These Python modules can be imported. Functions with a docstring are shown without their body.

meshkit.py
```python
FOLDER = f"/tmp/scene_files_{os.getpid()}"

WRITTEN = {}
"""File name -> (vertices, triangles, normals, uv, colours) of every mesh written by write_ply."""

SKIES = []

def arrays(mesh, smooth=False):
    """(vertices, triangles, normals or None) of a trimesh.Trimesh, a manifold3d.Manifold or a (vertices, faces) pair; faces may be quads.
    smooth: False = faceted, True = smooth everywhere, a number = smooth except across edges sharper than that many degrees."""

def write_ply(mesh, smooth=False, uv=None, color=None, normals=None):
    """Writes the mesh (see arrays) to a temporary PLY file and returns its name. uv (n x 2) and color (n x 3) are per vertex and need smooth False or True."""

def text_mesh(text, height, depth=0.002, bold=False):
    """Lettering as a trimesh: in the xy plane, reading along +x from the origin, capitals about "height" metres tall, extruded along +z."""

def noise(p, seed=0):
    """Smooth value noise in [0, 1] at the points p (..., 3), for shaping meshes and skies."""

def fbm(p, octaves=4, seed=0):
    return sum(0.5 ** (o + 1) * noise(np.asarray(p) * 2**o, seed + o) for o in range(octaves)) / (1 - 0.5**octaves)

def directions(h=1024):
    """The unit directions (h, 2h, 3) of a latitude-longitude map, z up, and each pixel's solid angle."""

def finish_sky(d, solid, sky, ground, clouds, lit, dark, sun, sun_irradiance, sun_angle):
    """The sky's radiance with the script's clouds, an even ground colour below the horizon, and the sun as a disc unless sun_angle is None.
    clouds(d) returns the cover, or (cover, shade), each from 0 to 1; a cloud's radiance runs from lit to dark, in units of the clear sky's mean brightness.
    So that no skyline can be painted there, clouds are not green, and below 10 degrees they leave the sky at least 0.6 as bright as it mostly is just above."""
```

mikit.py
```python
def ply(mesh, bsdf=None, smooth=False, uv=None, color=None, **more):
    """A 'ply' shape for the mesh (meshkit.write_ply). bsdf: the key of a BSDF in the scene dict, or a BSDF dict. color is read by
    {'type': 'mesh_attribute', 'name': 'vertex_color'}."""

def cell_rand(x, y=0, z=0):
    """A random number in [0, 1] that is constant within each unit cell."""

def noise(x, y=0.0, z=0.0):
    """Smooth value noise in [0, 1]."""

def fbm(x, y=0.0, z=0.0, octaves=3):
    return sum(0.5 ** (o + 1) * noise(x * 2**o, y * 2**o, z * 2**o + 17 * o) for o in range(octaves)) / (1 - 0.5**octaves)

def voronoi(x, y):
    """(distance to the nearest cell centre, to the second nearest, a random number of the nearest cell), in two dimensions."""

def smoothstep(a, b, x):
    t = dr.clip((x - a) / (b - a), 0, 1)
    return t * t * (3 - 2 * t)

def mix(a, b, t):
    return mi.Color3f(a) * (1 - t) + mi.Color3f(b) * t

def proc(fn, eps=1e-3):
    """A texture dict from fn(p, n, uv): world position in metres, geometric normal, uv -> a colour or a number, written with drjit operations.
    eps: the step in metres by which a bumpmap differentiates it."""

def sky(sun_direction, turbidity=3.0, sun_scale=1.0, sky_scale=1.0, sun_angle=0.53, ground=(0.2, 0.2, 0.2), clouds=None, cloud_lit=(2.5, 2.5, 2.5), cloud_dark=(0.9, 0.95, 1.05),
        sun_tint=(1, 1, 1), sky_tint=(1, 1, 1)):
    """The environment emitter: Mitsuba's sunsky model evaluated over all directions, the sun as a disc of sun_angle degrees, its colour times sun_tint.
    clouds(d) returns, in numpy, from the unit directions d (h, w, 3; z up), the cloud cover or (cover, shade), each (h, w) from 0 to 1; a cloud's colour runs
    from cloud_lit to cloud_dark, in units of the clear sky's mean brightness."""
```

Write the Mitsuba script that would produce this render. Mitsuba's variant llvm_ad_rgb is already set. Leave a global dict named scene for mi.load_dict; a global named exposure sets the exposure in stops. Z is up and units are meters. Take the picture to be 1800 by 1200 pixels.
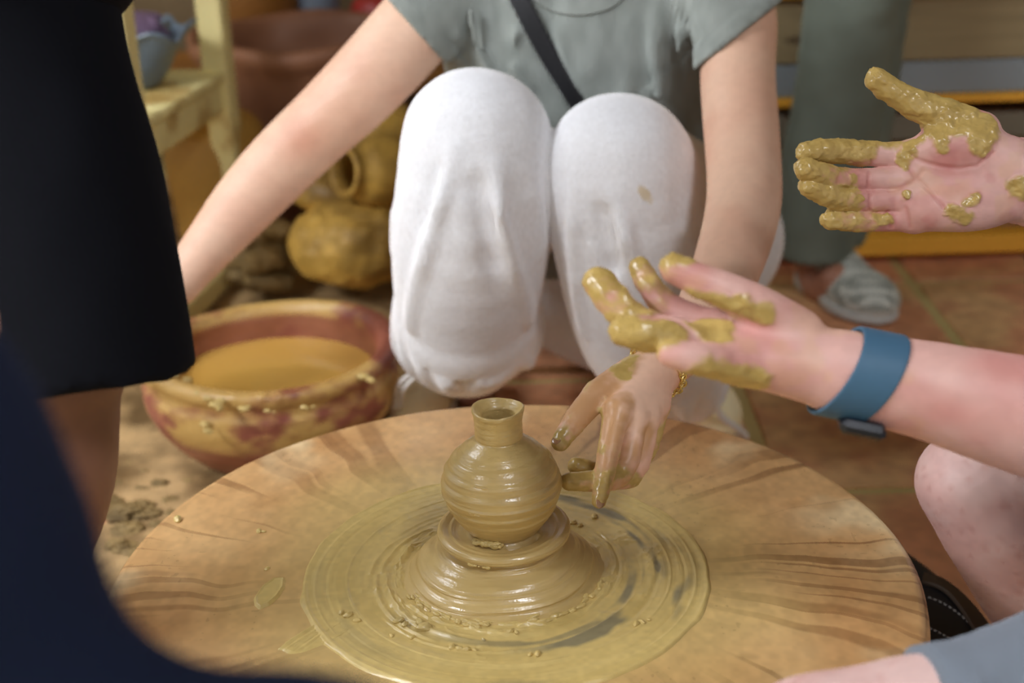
import math, random
import numpy as np, trimesh
import drjit as dr
import mitsuba as mi
import mikit, meshkit
from mikit import noise, fbm, smoothstep

T = mi.ScalarTransform4f
def mix(a, b, t):
    a, b = (mi.Color3f(*map(float, c)) if isinstance(c, np.ndarray) else c for c in (a, b))
    return mikit.mix(a, b, t)
rng = np.random.default_rng(7)
random.seed(7)
scene, labels = {}, {}

# ---------------------------------------------------------------- camera
F, WZ = 2500.0, 0.24                      # focal length in pixels of the 1800 px frame; height of the wheel top
PITCH, ROLL = 0.39235658, -0.02928865
CAM = np.array([0.0065, -1.1409, 0.704 + WZ])
_f = np.array([0, math.cos(PITCH), -math.sin(PITCH)])
_r0 = np.array([1.0, 0, 0]); _u0 = np.cross(_r0, _f)
_r = math.cos(ROLL) * _r0 + math.sin(ROLL) * _u0
_u = -math.sin(ROLL) * _r0 + math.cos(ROLL) * _u0
scene['camera'] = {'type': 'thinlens', 'fov': 2 * math.degrees(math.atan(900 / F)), 'fov_axis': 'x',
                   'aperture_radius': 0.0068, 'focus_distance': 1.30, 'near_clip': 0.01, 'far_clip': 100.0,
                   'to_world': T().look_at(origin=CAM.tolist(), target=(CAM + _f).tolist(), up=_u.tolist())}

# ---------------------------------------------------------------- light: an overcast sky seen from an open-sided workshop
def clouds(d):
    n = meshkit.fbm(d * 2.2 + 5.0, 3, seed=3)
    return np.clip(0.86 + 0.2 * (n - 0.5), 0, 1), np.clip(0.25 + 0.5 * (n - 0.5), 0, 1)

scene['sky'] = mikit.sky((-0.75, -0.35, 0.75), turbidity=4.0, sun_scale=0.0, sky_scale=1.0, ground=(0.3, 0.27, 0.22),
                         clouds=clouds, cloud_lit=(1.75, 1.72, 1.7), cloud_dark=(1.1, 1.12, 1.18))
exposure = 2.25

ADDED_LAMPS = [((0.80, -1.55, 2.40), (.42, .42), 9.0), ((-1.75, -0.80, 1.95), (.42, 1.10), 9.0), ((-1.75, 0.85, 2.30), (.42, 1.10), 3.0)]   # place, size, radiance of unseen panel lamps added for light and clay highlights

def ray(px, py):
    return _f + (px - 900) / F * _r - (py - 600) / F * _u
def at_d(px, py, d):
    """The place d metres down the view axis that the photograph shows at (px, py)."""
    return CAM + d * ray(px, py)
def at_y(px, py, y):
    v = ray(px, py); return CAM + v * ((y - CAM[1]) / v[1])
def at_z(px, py, z):
    v = ray(px, py); return CAM + v * ((z - CAM[2]) / v[2])
def D(*rows):
    return [(at_d(a, b, c), r) for a, b, c, r in rows]
def Y(*rows):
    return [(at_y(a, b, c), r) for a, b, c, r in rows]
def lin(r, g, b):
    c = np.array([r, g, b]) / 255.0
    return np.where(c <= 0.04045, c / 12.92, ((c + 0.055) / 1.055) ** 2.4)
def rgb(c):
    return {'type': 'rgb', 'value': [float(x) for x in c]}

# ---------------------------------------------------------------- helpers: entries, signed distances, surface nets
def numbered(key):
    if key not in scene and not any(k.startswith(key + '__') for k in scene):
        return key
    i = 1
    while f'{key}_{i:03d}' in scene or any(k.startswith(f'{key}_{i:03d}__') for k in scene):
        i += 1
    return f'{key}_{i:03d}'
def part(key, mesh, bsdf, smooth=False, **more):
    key = numbered(key)
    scene[key] = mikit.ply(mesh, bsdf, smooth, **more)
    return key
def tag(key, label=None, category=None, group=None, kind=None):
    d = {}
    if label: d['label'] = label
    if category: d['category'] = category
    if group: d['group'] = group
    if kind: d['kind'] = kind
    labels[key] = d
def reserve(key):
    """The key of a thing whose parts follow."""
    return numbered(key)

def smin(a, b, k):
    h = np.clip(0.5 + 0.5 * (b - a) / k, 0, 1)
    return b + (a - b) * h - k * h * (1 - h)
def seg(p, a, b, ra, rb):
    a, b = np.asarray(a, np.float32), np.asarray(b, np.float32)
    ab = b - a; q = p - a
    t = np.clip((q @ ab) / max(float(ab @ ab), 1e-12), 0, 1)
    d = q - t[:, None] * ab
    return np.sqrt(np.einsum('ij,ij->i', d, d)) - (ra + (rb - ra) * t)
def chain(p, pts, k=0.01):
    """Rounded, tapering limb through [(point, radius), ...]."""
    if len(pts) > 2:
        pts = dense(pts)
    out = None; p0, p1 = p.min(0), p.max(0)
    for (a, ra), (b, rb) in zip(pts[:-1], pts[1:]):
        r = max(ra, rb) + .09          # a segment too far from every point of this batch cannot matter
        if len(p) > 1 and len(p) < 50000 and ((np.minimum(a, b) - r > p1) | (np.maximum(a, b) + r < p0)).any(): continue
        s = seg(p, a, b, ra, rb)
        out = s if out is None else np.minimum(out, s)
    return np.full(len(p), .09, np.float32) if out is None else out
_dense = {}
def dense(pts, m=3):
    key = repr([(np.round(a, 6).tolist(), round(float(r), 6)) for a, r in pts])
    if key not in _dense: _dense[key] = dense_(pts, m)
    return _dense[key]
def dense_(pts, m=3):
    from scipy.interpolate import CubicSpline, PchipInterpolator
    P = np.array([a for a, _ in pts], float); R_ = np.array([r for _, r in pts], float)
    t = np.r_[0, np.cumsum(np.sqrt(np.linalg.norm(np.diff(P, axis=0), axis=1)))]
    u = np.interp(np.arange((len(pts) - 1) * m + 1) / m, np.arange(len(pts)), t)
    return list(zip(CubicSpline(t, P, bc_type='natural')(u), PchipInterpolator(t, R_)(u)))
def ell(p, c, r, axes=None):
    q = p - np.asarray(c, np.float32)
    if axes is not None:
        q = q @ np.asarray(axes, np.float32).T
    r = np.asarray(r, np.float32)
    k0 = np.sqrt(((q / r) ** 2).sum(1)); k1 = np.sqrt(((q / r ** 2) ** 2).sum(1))
    return k0 * (k0 - 1) / np.maximum(k1, 1e-9)
def line_dist(p, pts):
    out = np.full(len(p), 9.0, np.float32)
    for a, b in zip(pts[:-1], pts[1:]):
        out = np.minimum(out, seg(p, a, b, 0, 0))
    return out
def nz(p, f, seed=0, octaves=2):
    return meshkit.fbm(np.asarray(p, float) * f, octaves, seed) - 0.5

def nets(fn, lo, hi, h, slack=1.35):
    """Naive surface nets of the signed distance fn(points) in the box lo..hi with cells of h metres; only blocks near the surface are evaluated in full."""
    lo, hi = np.asarray(lo, float), np.asarray(hi, float)
    B = 8
    nb = np.maximum(np.ceil((hi - lo) / h / B).astype(int), 1)
    n = nb * B + 1
    bc = np.stack(np.meshgrid(*[np.arange(k) for k in nb], indexing='ij'), -1).reshape(-1, 3)
    cen = (lo + (bc * B + B / 2) * h).astype(np.float32)
    dc = fn(cen)
    vol = np.ones(n, np.float32)
    inside = bc[dc < 0]
    near = np.abs(dc) < slack * B * h * math.sqrt(3) / 2 + 2 * h
    for b in inside:
        vol[b[0]*B:b[0]*B+B+1, b[1]*B:b[1]*B+B+1, b[2]*B:b[2]*B+B+1] = -1
    act = np.zeros(n, bool)
    for b in bc[near]:
        act[b[0]*B:b[0]*B+B+1, b[1]*B:b[1]*B+B+1, b[2]*B:b[2]*B+B+1] = True
    idx = np.argwhere(act)
    big = idx // 24; idx = idx[np.argsort((big[:, 0] * 4096 + big[:, 1]) * 4096 + big[:, 2], kind='stable')]
    for s in range(0, len(idx), 24000):
        i = idx[s:s+24000]
        vol[i[:, 0], i[:, 1], i[:, 2]] = fn((lo + i * h).astype(np.float32))
    for ax in range(3):      # closed at the box
        sl = [slice(None)] * 3
        for e in (0, -1):
            sl[ax] = e
            vol[tuple(sl)] = np.maximum(vol[tuple(sl)], 1e-4)
    s = vol < 0
    c = [s[i:n[0]-1+i, j:n[1]-1+j, k:n[2]-1+k] for i in (0, 1) for j in (0, 1) for k in (0, 1)]
    cnt = sum(x.astype(np.int8) for x in c)
    cells = np.argwhere((cnt > 0) & (cnt < 8))
    cid = np.full(n - 1, -1, np.int64)
    cid[cells[:, 0], cells[:, 1], cells[:, 2]] = np.arange(len(cells))
    off = np.array([[i, j, k] for i in (0, 1) for j in (0, 1) for k in (0, 1)])
    cv = np.stack([vol[tuple((cells + o).T)] for o in off], 1)
    acc = np.zeros((len(cells), 3)); num = np.zeros(len(cells))
    for a in range(8):
        for b in range(a + 1, 8):
            if np.abs(off[a] - off[b]).sum() != 1: continue
            m = (cv[:, a] < 0) != (cv[:, b] < 0)
            t = cv[m, a] / (cv[m, a] - cv[m, b])
            acc[m] += off[a] + t[:, None] * (off[b] - off[a]); num[m] += 1
    v = lo + h * (cells + acc / num[:, None])
    quads = []
    for ax in range(3):
        u_, w_ = (ax + 1) % 3, (ax + 2) % 3
        sl0 = [slice(None)] * 3; sl1 = [slice(None)] * 3
        sl0[ax] = slice(0, n[ax] - 1); sl1[ax] = slice(1, n[ax])
        s0, s1 = s[tuple(sl0)], s[tuple(sl1)]
        e = np.argwhere(s0 != s1)
        e = e[(e[:, u_] > 0) & (e[:, w_] > 0) & (e[:, u_] < n[u_] - 1) & (e[:, w_] < n[w_] - 1)]
        du, dw = np.zeros(3, int), np.zeros(3, int); du[u_] = 1; dw[w_] = 1
        q = np.stack([cid[tuple(x.T)] for x in (e - du - dw, e - dw, e, e - du)], 1)
        flip = ~s0[tuple(e.T)]
        q[flip] = q[flip][:, ::-1]
        quads.append(q)
    q = np.vstack(quads)
    f = np.vstack([q[:, [0, 1, 2]], q[:, [0, 2, 3]]])
    return v, f

def box_of(pts, pad):
    P = np.array([p for p, r in pts]); R = np.array([r for p, r in pts])[:, None]
    return (P - R).min(0) - pad, (P + R).max(0) + pad
def merge(*vf):
    v, f, k = [], [], 0
    for a, b in vf:
        v.append(a); f.append(np.asarray(b) + k); k += len(a)
    return np.vstack(v), np.vstack(f)
def trim(vf, keep):
    """Only the faces all of whose corners are kept."""
    v, f = vf
    m = keep(v); f = f[m[f].all(1)]
    used = np.unique(f); new = np.full(len(v), -1); new[used] = np.arange(len(used))
    return v[used], new[f]
def revolve(profile, n=96, wob=None, uvs=False):
    """Lathe: profile [(r, z)...] from the lower outside over the top; wob(theta, r, z) -> (r, z)."""
    pr = np.asarray(profile, float); th = np.linspace(0, 2 * np.pi, n, endpoint=False)
    R = np.repeat(pr[:, 0][:, None], n, 1); Z = np.repeat(pr[:, 1][:, None], n, 1); TH = np.repeat(th[None], len(pr), 0)
    if wob: R, Z = wob(TH, R, Z)
    v = np.stack([R * np.cos(TH), R * np.sin(TH), Z], -1).reshape(-1, 3)
    i, j = np.meshgrid(np.arange(len(pr) - 1), np.arange(n), indexing='ij')
    q = np.stack([i * n + j, i * n + (j + 1) % n, (i + 1) * n + (j + 1) % n, (i + 1) * n + j], -1).reshape(-1, 4)
    return v, np.vstack([q[:, [0, 1, 2]], q[:, [0, 2, 3]]])
def spline(pts, n):
    from scipy.interpolate import CubicSpline
    P = np.asarray(pts, float); t = np.r_[0, np.cumsum(np.linalg.norm(np.diff(P, axis=0), axis=1))]
    return CubicSpline(t, P)(np.linspace(0, t[-1], n))
def pspline(pts, n):
    from scipy.interpolate import PchipInterpolator
    P = np.asarray(pts, float); t = np.r_[0, np.cumsum(np.linalg.norm(np.diff(P, axis=0), axis=1))]
    return PchipInterpolator(t, P)(np.linspace(0, t[-1], n))
def tube(pts, r, sides=8):
    p = np.asarray(pts, float); r = np.broadcast_to(r, (len(p),))
    t = np.gradient(p, axis=0); t /= np.linalg.norm(t, axis=1, keepdims=True) + 1e-12
    a = np.cross(t[0], [0.13, 0.31, 0.94]); a /= np.linalg.norm(a)
    A = []
    for k in range(len(p)):
        a = a - t[k] * (a @ t[k]); a /= np.linalg.norm(a); A.append(a)
    A = np.array(A); Bn = np.cross(t, A); ang = np.arange(sides) * 2 * np.pi / sides
    v = p[:, None] + r[:, None, None] * (np.cos(ang)[None, :, None] * A[:, None] + np.sin(ang)[None, :, None] * Bn[:, None])
    v = np.vstack([v.reshape(-1, 3), p[:1], p[-1:]])
    i, j = np.meshgrid(np.arange(len(p) - 1), np.arange(sides), indexing='ij')
    q = np.stack([i * sides + j, i * sides + (j + 1) % sides, (i + 1) * sides + (j + 1) % sides, (i + 1) * sides + j], -1).reshape(-1, 4)
    j = np.arange(sides); e = len(p) * sides; L = (len(p) - 1) * sides
    f = np.vstack([q[:, [0, 1, 2]], q[:, [0, 2, 3]], np.stack([(j + 1) % sides, j, j * 0 + e], 1), np.stack([L + j, L + (j + 1) % sides, j * 0 + e + 1], 1)])
    return v, f
def ribbon(pts, nrm, w, t):
    """A flat strap along pts, lying on the surface whose normals are nrm, w wide and t thick."""
    p = np.asarray(pts, float); tg = np.gradient(p, axis=0); tg /= np.linalg.norm(tg, axis=1, keepdims=True)
    s = np.cross(tg, nrm); s /= np.linalg.norm(s, axis=1, keepdims=True); n = np.cross(s, tg)
    prof = [(-.5, 0), (-.5, .6), (-.44, 1), (.44, 1), (.5, .6), (.5, 0)]
    v = np.stack([p + s * (a * w) + n * (b * t) for a, b in prof], 1).reshape(-1, 3); m = len(prof)
    i, j = np.meshgrid(np.arange(len(p) - 1), np.arange(m), indexing='ij')
    q = np.stack([i * m + j, (i + 1) * m + j, (i + 1) * m + (j + 1) % m, i * m + (j + 1) % m], -1).reshape(-1, 4)
    return v, np.vstack([q[:, [0, 1, 2]], q[:, [0, 2, 3]]])
def rbox(size, r=0.004, centre=(0, 0, 0), rot=None):
    """A box with chamfered edges."""
    import manifold3d as m3
    x, y, z = [s / 2 for s in size]; r = min(r, x * .9, y * .9, z * .9)
    pts = [(sx * (x - a * r), sy * (y - b * r), sz * (z - c * r)) for sx in (-1, 1) for sy in (-1, 1) for sz in (-1, 1)
           for a, b, c in ((0, 1, 1), (1, 0, 1), (1, 1, 0))]
    m = m3.Manifold.hull_points(np.array(pts)).to_mesh()
    v, f = np.array(m.vert_properties[:, :3], float), np.array(m.tri_verts)
    if rot is not None: v = v @ np.asarray(rot).T
    return v + np.asarray(centre, float), f
def rotz(a):
    return np.array([[math.cos(a), -math.sin(a), 0], [math.sin(a), math.cos(a), 0], [0, 0, 1.0]])
def frame_to(d, up=(0, 0, 1)):
    """Columns x, y, z with x along d."""
    x = np.asarray(d, float); x = x / np.linalg.norm(x); y = np.cross(up, x); y /= np.linalg.norm(y)
    return np.stack([x, y, np.cross(x, y)], 1)
def beam(a, b, w, h, r=0.004, up=(0, 0, 1)):
    a, b = np.asarray(a, float), np.asarray(b, float)
    return rbox((np.linalg.norm(b - a), w, h), r, (a + b) / 2, frame_to(b - a, up))
def hit(fn, px, py, d0=0.3, d1=4.0):
    """Where the ray through (px, py) first meets the surface of fn, and the normal there."""
    v = ray(px, py); d = d0
    for _ in range(200):
        s = float(fn((CAM + d * v)[None].astype(np.float32))[0])
        if s < 3e-4 or d > d1: break
        d += s * 0.8
    p = CAM + d * v; e = 2e-3
    g = np.array([float(fn((p + e * a)[None].astype(np.float32))[0] - fn((p - e * a)[None].astype(np.float32))[0]) for a in np.eye(3)])
    return p, g / np.linalg.norm(g)
def sm(a, b, x):
    t = np.clip((x - a) / (b - a), 0, 1); return t * t * (3 - 2 * t)
def lerp(a, b, t):
    t = np.asarray(t)[:, None]; return np.asarray(a) * (1 - t) + np.asarray(b) * t

# ---------------------------------------------------------------- materials
def plain(key, c, rough=0.6, spec=0.4, **more):
    scene[key] = {'type': 'twosided', 'bsdf': {'type': 'principled', 'base_color': rgb(c) if not isinstance(c, dict) else c, 'roughness': rough, 'specular': spec, **more}}
    return key
def tint(key, fn, rough=0.6, spec=0.4, bump=None, eps=1e-3, **more):
    r = mikit.proc(rough) if callable(rough) else rough
    b = {'type': 'principled', 'base_color': mikit.proc(fn), 'roughness': r, 'specular': spec, **more}
    if bump: b = {'type': 'bumpmap', 'arbitrary': mikit.proc(bump, eps), 'scale': 1.0, 'bsdf': b}
    scene[key] = {'type': 'twosided', 'bsdf': b}
    return key
VC = {'type': 'mesh_attribute', 'name': 'vertex_color'}
CL = lambda *c: [float(x) for x in lin(*c)]

# ---------------------------------------------------------------- the setting
MUD, MUD_D, TERRA = lin(176, 140, 84), lin(120, 92, 50), lin(150, 86, 58)
def f_tile(p, n, uv):
    a = fbm(p.x * 9, p.y * 9, 3.0, 4); b = fbm(p.x * 40, p.y * 40, 1.0, 2)
    c = mix(lin(188, 130, 96), lin(216, 156, 114), a)
    mud = smoothstep(0.50, 0.72, fbm(p.x * 5 + 7, p.y * 6, 8.0, 4) + 0.12 * (b - .5))
    return mix(c, lin(206, 176, 122), mud * 0.6) * (0.8 + 0.4 * b)
tint('tile_clay', f_tile, lambda p, n, uv: 0.35 + 0.3 * fbm(p.x * 8, p.y * 8, 2.0), 0.4)
plain('grout', lin(188, 170, 112), 0.8)
def f_mud(p, n, uv):
    a = fbm(p.x * 14, p.y * 14, p.z * 14, 4); b = fbm(p.x * 60, p.y * 60, p.z * 60, 2)
    c = mix(lin(100, 76, 44), lin(184, 152, 106), smoothstep(.25, .75, a))
    return c * (0.75 + 0.5 * b)
tint('mud_dried', f_mud, 0.7, 0.35)
def f_wall(p, n, uv):
    return mix(lin(110, 92, 66), lin(140, 120, 88), fbm(p.x * 3, p.y * 3, p.z * 3, 4))
tint('plaster', f_wall, 0.8)

S = 0.40; X0, Y0 = 0.365, 0.575
scene['floor'] = mikit.ply(rbox((7, 8, 0.1), 0.002, (0, 1.0, -0.056)), 'grout')
tag('floor', kind='structure')
for i in range(-3, 4):
    for j in range(-3, 6):
        x, y = X0 + (i + .5) * S, Y0 + (j + .5) * S
        part('floor__tile', rbox((S - .022, S - .022, .02), .003, (x, y, -.0095 + .001 * math.sin(7 * i + 3 * j))), 'tile_clay', 30)
scene['wall_back'] = mikit.ply(rbox((7, 0.12, 2.9), 0.002, (0, 2.75, 1.45)), 'plaster'); tag('wall_back', kind='structure')
scene['wall_right'] = mikit.ply(rbox((0.12, 5.2, 2.9), 0.002, (2.6, 0.6, 1.45)), 'plaster'); tag('wall_right', kind='structure')
plain('roof_wood', lin(150, 134, 110), 0.8)
SKYL = (0.15, 1.55, -2.9, -1.25)          # unseen roof opening, shaped to let sky light onto the clay: x0, x1, y0, y1
def roof():
    import manifold3d as m3
    big = m3.Manifold.cube((5.0, 6.6, .06)).translate((-2.3, -3.5, 2.60))
    hole = m3.Manifold.cube((SKYL[1] - SKYL[0], SKYL[3] - SKYL[2], 1)).translate((SKYL[0], SKYL[2], 2.2))
    m = (big - hole).to_mesh()
    return np.array(m.vert_properties[:, :3], float), np.array(m.tri_verts)
scene['added_ceiling'] = mikit.ply(roof(), 'roof_wood'); tag('added_ceiling', kind='structure')  # unseen roof, added to darken the background and steer the sky light

plain('lamp_frame', lin(220, 220, 220), .4)
for (lx, ly, lz), (w_, l_), L_ in ADDED_LAMPS:
    key = reserve('added_panel_light')  # unseen lamp, added for brightness and glints on the wet clay
    aim = np.array([0, 0, .4]) - [lx, ly, lz]; aim /= np.linalg.norm(aim)
    aim = aim * .45 + np.array([0, 0, -1]) * .55; aim /= np.linalg.norm(aim)      # hung tilted a little towards the wheel
    ry = np.cross(aim, [1, 0, 0]); ry /= np.linalg.norm(ry); Rl = np.stack([np.cross(ry, aim), ry, aim], 1)
    part(key + '__frame', rbox((w_ + .05, l_ + .05, .05), .006, np.array([lx, ly, lz]) - aim * .03, Rl), 'lamp_frame')
    dv = np.array([[-w_, -l_, 0], [w_, -l_, 0], [w_, l_, 0], [-w_, l_, 0]]) / 2 @ Rl.T + [lx, ly, lz]
    scene[key + '__diffuser'] = {**mikit.ply((dv, np.array([[0, 1, 2], [0, 2, 3]])), 'lamp_frame'), 'emitter': {'type': 'area', 'radiance': rgb(np.array([.95, .99, 1.06]) * L_)}}
    for sx in (-1, 1):
        P = np.array([lx + sx * w_ * .3, ly, lz]); part(key + '__cord', tube([P, [P[0], P[1], 2.6]], .003, 6), 'lamp_frame')
    tag(key, ['square', 'long', 'second long'][ADDED_LAMPS.index(((lx, ly, lz), (w_, l_), L_))] + ' white panel lamp, unseen, added under the workshop roof for highlights', 'lamp')

# dried mud trodden over the tiles on the left: a low, uneven sheet
g = np.stack(np.meshgrid(np.linspace(-1.6, .12, 130), np.linspace(-.4, 2.2, 190), indexing='ij'), -1)
q = np.concatenate([g, np.zeros(g.shape[:2] + (1,))], -1)
hgt = .012 * (meshkit.fbm(q * 9, 4, 5) - .35) + .02 * (meshkit.fbm(q * 3, 3, 9) - .42) + .004 - .05 * sm(-.16, .1, g[..., 0] + .1 * (meshkit.fbm(q * 4, 3, 2) - .5)) + .03 * sm(.9, 1.5, g[..., 1]) * sm(.1, -.3, g[..., 0]) * meshkit.fbm(q * 8, 3, 1)
q[..., 2] = np.maximum(hgt, -.012)
n0, n1 = q.shape[:2]; i, j = np.meshgrid(np.arange(n0 - 1), np.arange(n1 - 1), indexing='ij')
qd = np.stack([i * n1 + j, (i + 1) * n1 + j, (i + 1) * n1 + j + 1, i * n1 + j + 1], -1).reshape(-1, 4)
part('floor__dried_mud', (q.reshape(-1, 3), qd), 'mud_dried', True); tag('floor__dried_mud', 'dried ochre mud trodden over the tiles', kind='stuff')

# ---------------------------------------------------------------- the potter's wheel
PX, PY = -0.006, 0.0                     # axis of the clay
SL = lin(190, 164, 104)
def f_wheel(p, n, uv):
    r = dr.sqrt(p.x * p.x + p.y * p.y) + 1e-6; th = dr.atan2(p.y, p.x)
    cx, cy = p.x / r, p.y / r
    g = fbm(p.x * 10, p.y * 14, 4.0, 4); fine = fbm(p.x * 120, p.y * 90, 2.0, 2)
    c = mix(lin(160, 114, 68), lin(200, 162, 112), g)
    c = mix(c, lin(152, 98, 58), smoothstep(.55, .78, fbm(p.x * 6 + 3, p.y * 6, 9.0, 4)) * .55)
    # runs of watery slip drawn outwards by the spin
    wig = (noise(r * 30, cx * 3, cy * 3) - .5) * .05 + r * .35
    st = noise(dr.atan2(dr.sin(th + wig), dr.cos(th + wig)) * 17, r * 1.6, 1.0)
    st2 = noise(dr.atan2(dr.sin(th + wig), dr.cos(th + wig)) * 40, r * 2.2, 5.0)
    line = smoothstep(.70, .80, st) * smoothstep(.12, .22, r) * .6 + smoothstep(.74, .82, st2) * smoothstep(.20, .27, r) * .55
    c = mix(c, lin(112, 70, 36), dr.minimum(line * 1.25, .9) * (.45 + .55 * noise(p.x * 9, p.y * 9, 2.0)))
    pale = smoothstep(.52, .75, fbm(cx * 4 + 9, cy * 4, r * 9, 3)) * smoothstep(.25, .37, r)
    c = mix(c, lin(214, 194, 152), pale * .7)
    film = smoothstep(.30, .17, r + .10 * (fbm(cx * 1.5, cy * 1.5, r * 6, 3) - .5))
    c = mix(c, SL, film * .75)
    specks = smoothstep(.86, .92, noise(p.x * 210, p.y * 210, 3.0)) * smoothstep(.62, .75, noise(p.x * 16, p.y * 16, 8.0))
    c = mix(c, lin(110, 88, 50), specks * .22)
    return c * (.86 + .28 * fine)
def r_wheel(p, n, uv):
    return .22 + .22 * fbm(p.x * 16, p.y * 16, 4.0, 3)
def b_wheel(p, n, uv):
    return .0006 * fbm(p.x * 60, p.y * 60, 3.0, 3) + .0002 * noise(p.x * 300, p.y * 220, 1.0)
tint('wheel_wood', f_wheel, r_wheel, .5, b_wheel, 8e-4)
pr = [(0.0, WZ - .052), (.33, WZ - .052), (.345, WZ - .050), (.3685, WZ - .046), (.3745, WZ - .040), (.3762, WZ - .030), (.3762, WZ - .014),
      (.3745, WZ - .006), (.371, WZ - .0018), (.365, WZ), (.30, WZ), (.2, WZ), (.1, WZ), (0.0, WZ)]
pr = np.array(pr); pr[0, 0] = pr[-1, 0] = 1e-5
def wobw(th, r, z):
    return r * (1 + .0022 * np.sin(3 * th + 1) + .0012 * np.sin(11 * th)), z
WH = 'potters_wheel'
part(WH + '__wheel_head', revolve(pr, 240, wobw), 'wheel_wood', 40)
plain('cast_iron', lin(58, 52, 46), .5, .5, metallic=.6)
plain('concrete_block', lin(120, 112, 98), .85)
part(WH + '__shaft', revolve([(1e-5, .03), (.03, .03), (.03, WZ - .09), (.09, WZ - .07), (.12, WZ - .052), (1e-5, WZ - .052)], 40), 'cast_iron', 40)
part(WH + '__base', revolve([(1e-5, 0), (.2, 0), (.205, .01), (.2, .05), (.06, .062), (1e-5, .062)], 60), 'concrete_block', 40)
tag(WH, 'large round wooden throwing wheel smeared with wet slip under the vase', 'potter\'s wheel')

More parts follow.
